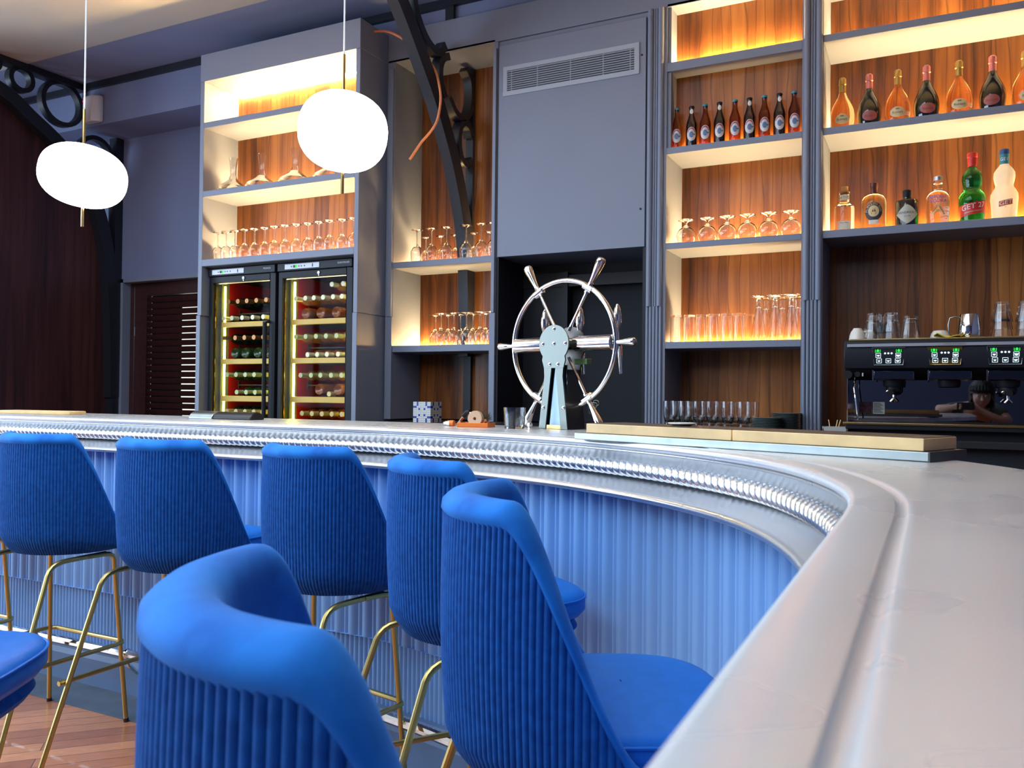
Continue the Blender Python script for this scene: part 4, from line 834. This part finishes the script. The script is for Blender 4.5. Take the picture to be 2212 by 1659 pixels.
for (i, j) in ((0, 7), (1, 7), (2, 8), (2, 9), (7, 8), (7, 9), (8, 7), (9, 7), (3, 6), (6, 6), (3, 3), (6, 3), (0, 2), (1, 2), (2, 1), (8, 2), (9, 2), (7, 1), (2, 0), (7, 0)):
    a, z = -.0625 + i * q, j * q; m.box(a, a + q, -.0631, -.062, z, z + q); m.box(.062, .0631, a, a + q, z, z + q)
ob('blue_tiles', m, mat('blue_mosaic', col=(.01, .03, .30), r=.25), tb)

# ------------------------------------------------------------------ things on the bar
# ship-wheel beer tap
wt = thing('beer_tap_tower', 'polished steel beer tap tower shaped like a ship steering wheel', 'beer tap', (-1.18, 2.752, ZC + .001), radians(-14.2))
HZ = .301
def keyhole(o=0):
    R_ = .066 + o; P = [(-.064 - o, 0), (-.052 - o, .10), (-.041 - o, .185), (-.043 - o, .215), (-.052 - o, .243)]
    a0, a1 = radians(222), radians(-42)
    P += [(R_ * cos(a0 + (a1 - a0) * k / 26), HZ + R_ * sin(a0 + (a1 - a0) * k / 26)) for k in range(27)]
    return P + [(.052 + o, .243), (.043 + o, .215), (.041 + o, .185), (.052 + o, .10), (.064 + o, 0)]
m = MB(); kp = keyhole()
# plate with a tapering slot: two legs, a bottom-open slot and the round head
m.prism([(-.064, 0), (-.052, .10), (-.041, .185), (-.043, .215), (-.009, .215), (-.034, .0)], 'y', -.052, -.046).prism([(.034, 0), (.009, .215), (.043, .215), (.041, .185), (.052, .10), (.064, 0)], 'y', -.052, -.046).prism([(-.043, .215)] + kp[4:-4] + [(.043, .215)], 'y', -.052, -.046)
fp = ob('front_plate', m, mat('plate_steel', col=(.20, .215, .19), m=1.0, r=.36), wt, smooth=True, bevel=.0008)
ob('slot_panel', MB().box(-.05, .05, -.040, -.036, .0, .225), mat('blue_reflection_steel', col=(.20, .25, .34), r=.12, m=1.0), wt); ob('slot_foot', MB().box(-.036, .036, -.048, -.040, 0, .014), M['goldbrass'], wt)  # blue panel and brass foot carry the slot's reflections as colour
m = MB().prism(kp, 'y', .046, .052); ob('back_plate', m, M['steeld'], wt)
ob('side_plates', MB().prism([(-.064, 0), (-.052, .10), (-.041, .185), (-.041, .21), (-.036, .21), (-.047, .10), (-.059, 0)], 'y', -.046, .046).prism([(.064, 0), (.052, .10), (.041, .185), (.041, .21), (.036, .21), (.047, .10), (.059, 0)], 'y', -.046, .046), M['steeld'], wt)
for x, z in ((0, HZ + .052), (-.050, HZ), (.050, HZ), (0, HZ), (-.018, .228), (.018, .228), (-.045, .075), (.045, .075)):
    m = MB().lathe([(.007, 0), (.007, .002), (.005, .004), (0, .005)], 12); m.v = [(x + vx, -.052 - vz, z + vy) for vx, vy, vz in m.v]; ob('screw', m, M['chrome'], fp)
ring = ob('wheel_rim', MB().tube([(.227 * cos(2 * pi * k / 72), 0, HZ + .227 * sin(2 * pi * k / 72)) for k in range(72)], .0095, 12, True), M['chrome'], wt)
def handle(mb, ang, r0_, r1_, r):
    d = Vector((cos(ang), 0, sin(ang))); c_ = Vector((0, 0, HZ)); n = 10; T = [0, .15, .3, .5, .75, .9, .95, .98, 1]; Q = [.55, .5, .55, .72, .95, 1.0, .93, .75, .3]
    return mb.tube([c_ + d * (r0_ + (r1_ - r0_) * t) for t in T], [r * q_ for q_ in Q], 14)
for k in range(6):
    a = radians(60 * k)
    if k % 3: sp_ = ob('spoke', MB().tube([(.055 * cos(a), 0, HZ + .055 * sin(a)), (.225 * cos(a), 0, HZ + .225 * sin(a))], .0055, 10), M['chrome'], wt)
    h_ = ob('spoke_handle', handle(MB(), a, .222, .338, .0165) if k % 3 else handle(MB(), a, .218, .305, .0145), M['chrome'], wt)
    if k % 3:
        t_ = Vector((-sin(a), 0, cos(a))); p_ = Vector((.222 * cos(a), 0, HZ + .222 * sin(a))); ob('rim_collar', MB().tube([p_ - t_ * .02, p_ + t_ * .02], .0135, 12).tube([p_ - Vector((cos(a), 0, sin(a))) * .018, p_ + Vector((cos(a), 0, sin(a))) * .02], .009, 10), M['chrome'], wt)
ob('cross_pipe', MB().tube([(-.218, 0, HZ), (-.216, 0, HZ), (-.06, 0, HZ)], [.024, .027, .027], 24).tube([(.06, 0, HZ), (.216, 0, HZ), (.218, 0, HZ)], [.027, .027, .024], 24).tube([(-.07, 0, HZ), (.07, 0, HZ)], .022, 20), M['chrome'], wt)
for x in (-.125, .035, .195):
    tp = ob('tap', MB().tube([(x, .02, HZ), (x, .062, HZ), (x, .07, HZ - .01), (x + .004, .075, HZ - .105)], [.012, .012, .009, .006], 12).tube([(x, .055, HZ + .005), (x, .055, HZ + .045)], .007, 10), M['chrome'], wt)
    ob('tap_handle', MB().lathe([(0, -.052), (.006, -.05), (.011, -.03), (.0155, -.008), (.015, .012), (.010, .036), (.004, .048), (0, .050)], 16, (x, .055, HZ + .088)), M['chrome'], tp)
ob('badge', MB().obox((.068, .03, HZ - .062), (.028, 0, 0), (0, .015, 0), (0, 0, .010)), mat('green_badge', col=(.16, .26, .10), r=.3, m=.4), wt, bevel=.002)
m = MB()
for i, (x, z) in enumerate(((.083, .085), (.092, .078), (.10, .084), (.108, .092), (.086, .066), (.095, .060))): m.tube([(x + .011 * cos(2 * pi * k / 14), .055 + .004 * sin(k), z + .011 * sin(2 * pi * k / 14)) for k in range(14)], .0016, 6, True)
ob('chain', m, M['steel'], wt)
kn = ob('chrome_finial', MB().lathe([(0, 0), (.012, 0), (.008, .004), (.006, .008), (.010, .012), (.0115, .018), (.008, .024), (0, .026)], 16), M['chrome']); tag(kn, 'tiny chrome knob on the bar at the foot of the ship wheel', 'knob'); kn.location = (-1.245, 2.62, ZC)
# orange tray with tape and brush
tr = thing('orange_tray', 'flat orange plastic tray on the bar holding a wooden reel and brush', 'tray', (-1.50, 2.70, ZC), radians(8))
ob('tray', MB().box(-.060, .060, -.04, .04, 0, .003).box(-.060, .060, -.04, -.037, 0, .016).box(-.060, .060, .037, .04, 0, .016).box(-.060, -.057, -.04, .04, 0, .016).box(.057, .060, -.04, .04, 0, .016), M['orange'], tr, bevel=.001)
rl = ob('wooden_reel', MB().grid([[(r * cos(2 * pi * k / 28), y, r * sin(2 * pi * k / 28)) for k in range(28)] for r, y in ((.006, -.012), (.027, -.012), (.028, -.010), (.028, .010), (.027, .012), (.006, .012))], True, True), mat('pink_wood', col=(.72, .47, .30), r=.5)); tag(rl, 'round pale wooden reel with a centre hole in the orange tray', 'reel'); rl.location = (-1.488, 2.675, ZC + .032); rl.rotation_euler = (0, 0, radians(8))
br_ = thing('bottle_brush', 'dark bristled brush leaning behind the wooden reel', 'brush', (-1.462, 2.702, ZC + .004), 0)
m = MB(); rnd = random.Random(3)
for k in range(60): a = rnd.uniform(0, pi); z0 = rnd.uniform(.010, .03); m.tube([(0, 0, z0), (.026 * cos(a), rnd.uniform(-.012, .012), z0 + .030 * sin(a))], .0006, 4)
ob('bristles', m, mat('bristle', col=(.10, .08, .05), r=.8), br_); ob('brush_core', MB().tube([(0, -.012, .02), (0, .014, .02)], .006, 8), M['pale'], br_)
op = thing('bottle_opener', 'steel opener with a black top leaning on the orange tray', 'opener', (-1.545, 2.69, ZC + .001), radians(8))
ob('opener_blade', MB().tube([(-.030, 0, .003), (.0, 0, .040), (.012, 0, .052), (.026, 0, .050), (.032, 0, .036), (.028, 0, .022)], .005, 8), M['chrome'], op); ob('opener_grip', MB().tube([(-.004, -.004, .038), (.010, -.004, .053), (.022, -.004, .055)], .009, 8), M['black'], op)
wg = ob('water_glass', MB().lathe([(0, 0), (.034, 0), (.036, .004), (.040, .075), (.0382, .075), (.034, .010), (0, .009)], 26), M['glass']); tag(wg, 'short clear tumbler standing on the bar left of the ship wheel', 'tumbler'); wg.location = (-1.325, 2.665, ZC)
bsx = thing('bottle_stopper', 'small chrome stopper with an orange band on the bar', 'stopper', (-1.62, 2.71, ZC))
bo = ob('stopper_body', MB().tube([(-.024, 0, .011), (-.008, 0, .011), (.004, 0, .011)], [.006, .011, .012], 14), M['chrome'], bsx); ob('orange_band', MB().tube([(.004, 0, .011), (.020, 0, .011)], .0115, 14), M['orange'], bsx)
# long dark caddy with steel end
cd = thing('napkin_holder', 'low dark rounded holder with a steel end on the far bar', 'holder', (-2.76, 2.74, ZC), 0)
def dome(x0, x1, r): return MB().prism([(r * cos(pi * k / 14) * 1.6, .034 * sin(pi * k / 14)) for k in range(15)], 'x', x0, x1)
ob('steel_end', dome(-.20, -.06, .03), M['steel'], cd, bevel=.003); ob('dark_cover', dome(-.06, .16, .028), mat('dark_brown_cover', col=(.02, .015, .014), r=.35), cd, bevel=.006)
bl = ob('serving_board', MB().prism([(-.24, -.07), (.20, -.07), (.235, -.05), (.24, 0), (.235, .05), (.20, .07), (-.24, .07)], 'z', 0, .016), M['pale'], None, bevel=.003); tag(bl, 'pale wooden board lying on the far left end of the bar', 'board'); bl.location = (-4.02, 2.72, ZC); bl.rotation_euler = (0, 0, radians(8))
# two wooden boards on a steel drainer
U = Vector((-.924, .383, 0)).normalized(); V_ = Vector((.383, .924, 0)).normalized(); P0 = Vector((-.014, 1.767, 0))
def slab(u0, u1, v0, v1, z0, z1): return MB().add([P0 + U * a + V_ * b + Vector((0, 0, c_)) for c_ in (z0, z1) for b in (v0, v1) for a in (u0, u1)], [(0, 2, 3, 1), (4, 5, 7, 6), (0, 1, 5, 4), (2, 6, 7, 3), (0, 4, 6, 2), (1, 3, 7, 5)])
dn = thing('bar_drainer', 'flat steel drainer under the two wooden boards on the bar', 'drainer', (0, 0, 0))
ob('steel_top', slab(-.012, .925, -.006, .165, ZC + .0005, ZC + .019), M['steel'], dn, bevel=.002)
o = ob('end_cap', slab(-.014, -.011, -.006, .165, ZC + .0005, ZC + .019), mat('dark_end', col=(.05, .045, .035), r=.4), dn)
for i, (a, b) in enumerate(((.0, .425), (.427, .885))):
    t = thing('wooden_board', '%s thick pale wooden board on the steel drainer, %s' % (('right', 'nearer the coffee machine') if i == 0 else ('left', 'nearer the ship wheel')), 'board', (0, 0, 0), 0, 'wooden boards on the bar')
    ob('board', slab(a, b, 0, .152, ZC + .0195, ZC + .044), M['pale'], t, bevel=.0015); ob('dark_top', slab(a + .002, b - .002, .002, .150, ZC + .0442, ZC + .0455), M['edge'], t)
ct = ob('bottle_cap_plate', MB().lathe([(0, .0), (.02, 0), (.035, .006), (.034, .008), (.02, .003), (0, .003)], 20), M['porc']); tag(ct, 'small pale saucer on the left wooden board', 'saucer'); p_ = P0 + U * .62 + V_ * .07; ct.location = (p_.x, p_.y, ZC + .0457)

# ------------------------------------------------------------------ pendant lamps
def pendant(label, x, y, z, a, b, tilt, rod):
    t = thing('pendant_lamp', label, 'pendant lamp', (x, y, z), 0, 'globe pendant lamps over the bar')
    prof = []
    for k in range(25):
        th = -pi / 2 + pi * k / 24; e = .86; prof.append((a * abs(cos(th)) ** e, b * (1 if th > 0 else -1) * abs(sin(th)) ** e))
    ax = Vector((cos(yaw), sin(yaw), 0)); Mx = Matrix.Rotation(tilt, 4, Vector((-sin(yaw), cos(yaw), 0)))
    ob('glass_globe', MB().lathe(prof, 40).xf(Mx), M['globe'], t)
    ob('brass_tip', MB().tube([(0, 0, -b - rod), (0, 0, -b + .01)], .0055, 10), M['goldbrass'], t); ob('brass_rod', MB().tube([(0, 0, b - .01), (0, 0, b + .135)], .0055, 10), M['goldbrass'], t)
    ob('cord', MB().tube([(0, 0, b + .135), (0, 0, CZ - z - .02)], .003, 8), M['white'], t); ob('ceiling_rose', MB().lathe([(0, 0), (.05, 0), (.05, -.02), (0, -.024)], 20, (0, 0, CZ - z)), M['white'], t)
    return t
pendant('glowing squat globe pendant lamp at left, in front of the wood-clad wall', -2.81, 2.047, 2.045, .151, .113, radians(9), .075)
pendant('glowing round globe pendant lamp in front of the tower shelves', -1.80, 2.283, 2.143, .151, .131, radians(6), .080)

# ------------------------------------------------------------------ bar stools
def sstep(a, b, x): t = min(max((x - a) / (b - a), 0), 1); return t * t * (3 - 2 * t)
SA, SB = .243, .240          # outer half width and depth of the backrest
TM = 122.0
ZTOP, ZSEAT, ZBOT = 1.095, .740, .657
def plan(th, rd): # th in degrees, 0 = rear
    a = radians(th); e = .97
    sx = (1 if sin(a) >= 0 else -1) * abs(sin(a)) ** e; cy = (1 if cos(a) >= 0 else -1) * abs(cos(a)) ** e
    return (SA - rd) * sx, .04 - (SB - rd) * cy
def topz(th):
    t = abs(th); return ZSEAT - .045 + (ZTOP - ZSEAT + .045) * (.84 * (1 - sstep(51, 104, t)) + .16 * (1 - sstep(80, TM, t)))
def thick(th): return .066 - .026 * sstep(30, 100, abs(th))
def seam(th): return topz(th) - .030 * (1 - .5 * sstep(60, TM, abs(th)))
def stool_geo():
    n = 7 * 92; m = MB(); rows = []
    for i in range(n + 1):
        th = -TM + 2 * TM * i / n; rb = .0036 * abs(sin(pi * i / 7)) ** .7; zs = seam(th); r_ = []
        for j in range(15):
            k = j / 14; z = ZBOT + (zs - ZBOT) * k
            tuck = .03 * (1 - sstep(0, .16, k)) ** 2 ; bul = .008 * sin(pi * k)
            lean = .012 * (1 - k)
            x, y = plan(th, .004 + tuck - bul + lean - rb); r_.append((x, y, z))
        rows.append(r_)
    m.grid(rows); outer = m
    m = MB(); rows = []
    n = 96
    for i in range(n + 1):
        th = -TM + 2 * TM * i / n; zs, zt, t = seam(th), topz(th), thick(th); r_ = []
        r_.append((*plan(th, .006), zs - .012))
        for k in range(11):
            a = pi * k / 10; rd = t / 2 - t / 2 * cos(a) - .003 * (k < 2); z = zs + (zt - zs) * sin(a) ** .75 if k < 6 else zs - .01 + (zt - zs + .01) * sin(a) ** .75
            r_.append((*plan(th, rd), z))
        for k in range(1, 8):
            kk = k / 7; z = (zs - .01) * (1 - kk) + (ZSEAT - .03) * kk; r_.append((*plan(th, t + .012 * sin(pi * kk) - .012 * kk), z))
        rows.append(r_)
    m.grid(rows); inner = m
    return outer, inner
def rsq(w, y0, y1, e=.62, n=44):
    P = []
    for k in range(n):
        a = 2 * pi * k / n; c_, s_ = cos(a), sin(a)
        P.append((w * (1 if c_ >= 0 else -1) * abs(c_) ** e, (y0 + y1) / 2 + (y1 - y0) / 2 * (1 if s_ >= 0 else -1) * abs(s_) ** e))
    return P
def pillow(w, y0, y1, z0, z1, rnd):
    rows = []
    for rd, z in ((.5, z0), (.06, z0), (.012, z0 + .006), (0, z0 + rnd), (0, z1 - rnd), (.008, z1 - rnd * .25), (.03, z1), (.09, z1 + .007), (.16, z1 + .010), (.205, z1 + .011)):
        rd_ = min(rd, .205); rows.append([(x, y, z) for x, y in rsq(max(w - rd_, .002), y0 + rd_, max(y1 - rd_, y0 + rd_ + .002))])
    return MB().grid(rows[1:], False, True)
STG = {}
def stool(label, x, y, rz):
    if STG: return dup(STG['r'], (x, y, 0), rz, label)
    t = thing('bar_stool', label, 'bar stool', (x, y, 0), rz, 'blue bar stools along the bar'); STG['r'] = t
    o_, i_ = stool_geo()
    ob('back_shell', o_, M['cord'], t, ang=80); ob('back_cushion', i_, M['velvet'], t, ang=80)
    st_ = ob('seat_cushion', pillow(.210, -.105, .285, .694, .762, .022), M['leather'], t, ang=60)
    ob('piping', MB().tube([(px, py, .7465) for px, py in rsq(.2095, -.1045, .2845, n=60)], .0032, 6, True), M['leather'], st_)
    ob('seat_base', pillow(.192, -.065, .265, .648, .695, .022), M['cord'], t)
    for s in (-1, 1):
        lg = ob('rear_leg', MB().tube([(s * .215, -.375, .004), (s * .183, -.180, .600), (s * .181, -.172, .614), (s * .180, -.160, .626), (s * .179, -.145, .634), (s * .177, -.12, .639), (s * .176, -.09, .640), (s * .17, .06, .640)], .0088, 10), M['brass'], t); ob('foot_cap', MB().tube([(s * .2153, -.377, 0), (s * .2145, -.372, .014)], .0098, 10), M['rubber'], lg)
        lg = ob('front_leg', MB().tube([(s * .225, .118, .004), (s * .185, .085, .615), (s * .1845, .080, .628), (s * .183, .066, .638), (s * .180, .04, .640), (s * .176, -.02, .640)], .0088, 10), M['brass'], t); ob('foot_cap', MB().tube([(s * .2253, .1185, 0), (s * .2245, .1178, .014)], .0098, 10), M['rubber'], lg)
    def fx(s, yy): return (s * (.2045 + .0125), yy, .30)
    P = [fx(-1, -.30), fx(-1, .07), (-.211, .105, .30), (-.19, .122, .30), (.19, .122, .30), (.211, .105, .30), fx(1, .07), fx(1, -.30)]
    ob('footrest', MB().tube(P, .0082, 10), M['brass'], t)
    return t
STOOLS = [('blue corduroy bar stool farthest left, mostly cut off by the frame', -3.62, 2.085, 0),
          ('blue corduroy bar stool at far left in the row along the bar', -2.95, 2.085, 0),
          ('blue corduroy bar stool, second whole back from the left in the row', -2.31, 2.085, 0),
          ('blue corduroy bar stool in the middle of the row along the bar', -1.68, 2.10, radians(-11)),
          ('blue corduroy bar stool half hidden behind the tall right one', -1.06, 1.87, radians(-37)),
          ('blue corduroy bar stool with leather seat at right, tucked against the curve of the bar', -.555, 1.30, radians(-61)),
          ('large blue corduroy bar stool back nearest the viewer with a smooth velvet rim', -.432, .618, radians(-41)),
          ('blue bar stool cut off at the lower left corner, only its seat edge showing', -1.73, .83, radians(-60))]
for s_ in STOOLS: stool(*s_)

# ------------------------------------------------------------------ the photographer, seen mirrored in the machine
M['skin'] = mat('skin', col=(.62, .36, .27), r=.5, sss=0); M['hair'] = mat('dark_hair', col=(.012, .009, .010), r=.5, bump=.6, bscale=120); M['shirt'] = mat('green_grey_shirt', col=(.085, .11, .085), r=.85); M['jeans'] = mat('dark_trousers', col=(.02, .025, .04), r=.85)
def skin(name, nodes, edges, mt, parent):
    me = bpy.data.meshes.new(name); bm = bmesh.new(); ly = bm.verts.layers.skin.verify(); vs = []
    for i, (p, r) in enumerate(nodes):
        v = bm.verts.new(p); v[ly].radius = (r, r); v[ly].use_root = i == 0; vs.append(v)
    for a_, b_ in edges: bm.edges.new((vs[a_], vs[b_]))
    bm.to_mesh(me); bm.free(); me.materials.append(mt); o = bpy.data.objects.new(name, me); COL.objects.link(o); o.parent = parent
    md = o.modifiers.new('sk', 'SKIN'); md.use_smooth_shade = True; md = o.modifiers.new('su', 'SUBSURF'); md.levels = 2; md.render_levels = 2
    return o
pp = thing('person', 'person in green-grey shirt bending over the bar end with a phone', 'person', (0, 0, 0))
N = [((.34, -.80, .92), .14), ((.34, -.66, 1.0), .13), ((.35, -.48, 1.09), .135), ((.36, -.36, 1.16), .10), ((.375, -.27, 1.21), .056), ((.385, -.21, 1.245), .06), ((.39, -.155, 1.27), .088), ((.392, -.13, 1.315), .092), ((.392, -.14, 1.37), .066), ((.388, -.095, 1.21), .045)]
Eg = [(0, 1), (1, 2), (2, 3), (3, 4), (4, 5), (5, 6), (6, 7), (7, 8), (6, 9)]
def chain(base, pts):
    j = base
    for p, r in pts: N.append((p, r)); Eg.append((j, len(N) - 1)); j = len(N) - 1
    return j
la = chain(3, [((.23, -.37, 1.17), .062), ((.16, -.32, 1.17), .052), ((.09, -.22, 1.17), .044), ((.045, -.10, 1.172), .038), ((.10, -.075, 1.175), .034), ((.155, -.055, 1.185), .024), ((.185, -.048, 1.192), .025)])
ra = chain(3, [((.49, -.37, 1.17), .062), ((.56, -.30, 1.13), .052), ((.60, -.20, 1.07), .044), ((.56, -.10, 1.07), .038), ((.47, -.075, 1.11), .034), ((.38, -.06, 1.165), .024), ((.345, -.055, 1.185), .025)])
for sg, hb, hx in ((1, la, .185), (-1, ra, .345)):
    for k, (dz, ln) in enumerate(((.018, .030), (.006, .034), (-.006, .032), (-.018, .026))): chain(hb, [((hx + sg * .020, -.040, 1.192 + dz), .0085), ((hx + sg * (.020 + ln * .6), -.028, 1.194 + dz), .0080), ((hx + sg * (.020 + ln), -.034, 1.195 + dz), .0070)])
    chain(hb, [((hx + sg * .006, -.058, 1.215), .0095), ((hx + sg * .026, -.060, 1.224), .0085), ((hx + sg * .042, -.056, 1.226), .0075)])
h0 = 0
for sx in (-.09, .09):
    chain(0, [((.34 + sx, -.83, .80), .095), ((.34 + sx * 1.1, -.74, .47), .060), ((.34 + sx * 1.1, -.82, .25), .052), ((.34 + sx * 1.1, -.86, .08), .036), ((.34 + sx * 1.15, -.76, .04), .035), ((.34 + sx * 1.2, -.68, .03), .028)])
body = skin('body', N, Eg, M['skin'], pp)
skin('shirt', [((.34, -.79, .94), .152), ((.34, -.66, 1.0), .146), ((.35, -.48, 1.09), .150), ((.36, -.37, 1.155), .108), ((.368, -.32, 1.185), .072), ((.23, -.37, 1.17), .072), ((.16, -.32, 1.17), .064), ((.115, -.26, 1.17), .058), ((.49, -.37, 1.17), .072), ((.56, -.30, 1.13), .064), ((.585, -.24, 1.095), .058)], [(0, 1), (1, 2), (2, 3), (3, 4), (3, 5), (5, 6), (6, 7), (3, 8), (8, 9), (9, 10)], M['shirt'], pp)
skin('trousers', [((.34, -.81, .93), .155), ((.25, -.83, .80), .105), ((.24, -.74, .47), .072), ((.24, -.82, .25), .064), ((.24, -.86, .10), .056), ((.43, -.83, .80), .105), ((.44, -.74, .47), .072), ((.44, -.82, .25), .064), ((.44, -.86, .10), .056)], [(0, 1), (1, 2), (2, 3), (3, 4), (0, 5), (5, 6), (6, 7), (7, 8)], M['jeans'], pp)
for sx in (-.1, .1): ob('shoe', MB().ball((.34 + sx * 1.15, -.78, .04), .05, 14, (.9, 2.3, .8)), M['rubber'], pp)
hm = MB().grid([[(.392 + .105 * sin(t) * cos(a_) * (1 + .05 * sin(7 * a_)), -.150 + .112 * sin(t) * sin(a_) * (1 + .05 * cos(5 * a_)), 1.335 + .110 * cos(t)) for a_ in [2 * pi * k / 28 for k in range(28)]] for t in [pi * i / 14 for i in range(9)]], False, True)
hm.merge(MB().grid([[(.392 + .103 * cos(a_), -.165 + .095 * sin(a_), z) for a_ in [radians(150 + 240 * k / 20) for k in range(21)]] for z in (1.34, 1.28, 1.22, 1.18)]))
for k in range(9): a_ = radians(35 + 14 * k); hm.tube([(.392 + .09 * cos(a_), -.14 + .10 * sin(a_), 1.375), (.392 + .100 * cos(a_), -.135 + .108 * sin(a_), 1.34), (.392 + .09 * cos(a_) + .012, -.14 + .106 * sin(a_), 1.305 + .008 * (k % 3))], [.020, .016, .004], 8)
ob('hair', hm, M['hair'], pp)
for sx in (-.032, .032):
    e_ = ob('eye', MB().ball((.392 + sx, -.050, 1.285), .0125, 12, (1, .7, .8)), M['white'], pp); ob('iris', MB().ball((.392 + sx, -.0425, 1.285), .006, 10, (1, .5, 1)), M['ink'], e_)
    ob('ear', MB().ball((.392 + sx * 2.75, -.14, 1.28), .024, 12, (.4, .7, 1.2)), M['skin'], pp)
ob('nose', MB().tube([(.392, -.052, 1.29), (.392, -.040, 1.268), (.392, -.034, 1.252), (.392, -.050, 1.246)], [.008, .011, .014, .010], 10), M['skin'], pp)
ob('mouth', MB().ball((.390, -.050, 1.222), .019, 12, (1, .35, .35)), mat('lips', col=(.45, .14, .13), r=.4), pp)
ph = thing('mobile_phone', 'dark mobile phone held up by the bending person', 'phone', (.262, -.026, 1.197), radians(6))
ob('phone_case', MB().box(-.068, .068, -.004, .004, -.034, .034), M['black'], ph, bevel=.003); ob('camera_lens', MB().tube([(-.052, .004, .020), (-.052, .006, .020)], .006, 12), M['chrome'], ph)

# ------------------------------------------------------------------ light
def area(name, loc, rot, sx, sy, power, col, spread=None):
    l = bpy.data.lights.new(name, 'AREA'); l.shape = 'RECTANGLE'; l.size = sx; l.size_y = sy; l.energy = power; l.color = col
    if spread: l.spread = radians(spread)
    o = bpy.data.objects.new(name, l); COL.objects.link(o); o.location = loc; o.rotation_euler = rot; return o
for i, (a, b) in enumerate(wx): area('daylight_window', (XW - .15, (a + b) / 2, 1.95), (0, radians(-90), 0), 2.9, b - a, [170, 190, 190][i], (.60, .78, 1.0))
area('daylight_rooflight', ((SK[0] + SK[1]) / 2, (SK[2] + SK[3]) / 2, CZ + .25), (0, 0, 0), SK[1] - SK[0], SK[3] - SK[2], 480, (.66, .82, 1.0))
w = bpy.data.worlds.new('sky'); SC.world = w; w.use_nodes = True; w.node_tree.nodes['Background'].inputs[0].default_value = (.5, .68, 1, 1); w.node_tree.nodes['Background'].inputs[1].default_value = .25
SC.view_settings.view_transform = 'Standard'; SC.view_settings.look = 'None'; SC.view_settings.exposure = 0; SC.view_settings.gamma = 1; SC.view_settings.use_curve_mapping = False
c_ = SC.cycles; c_.use_denoising = True; c_.max_bounces = 12; c_.transmission_bounces = 10; c_.transparent_max_bounces = 16; c_.diffuse_bounces = 4; c_.glossy_bounces = 5; c_.caustics_refractive = True; c_.caustics_reflective = False; c_.sample_clamp_indirect = 16; c_.blur_glossy = .5
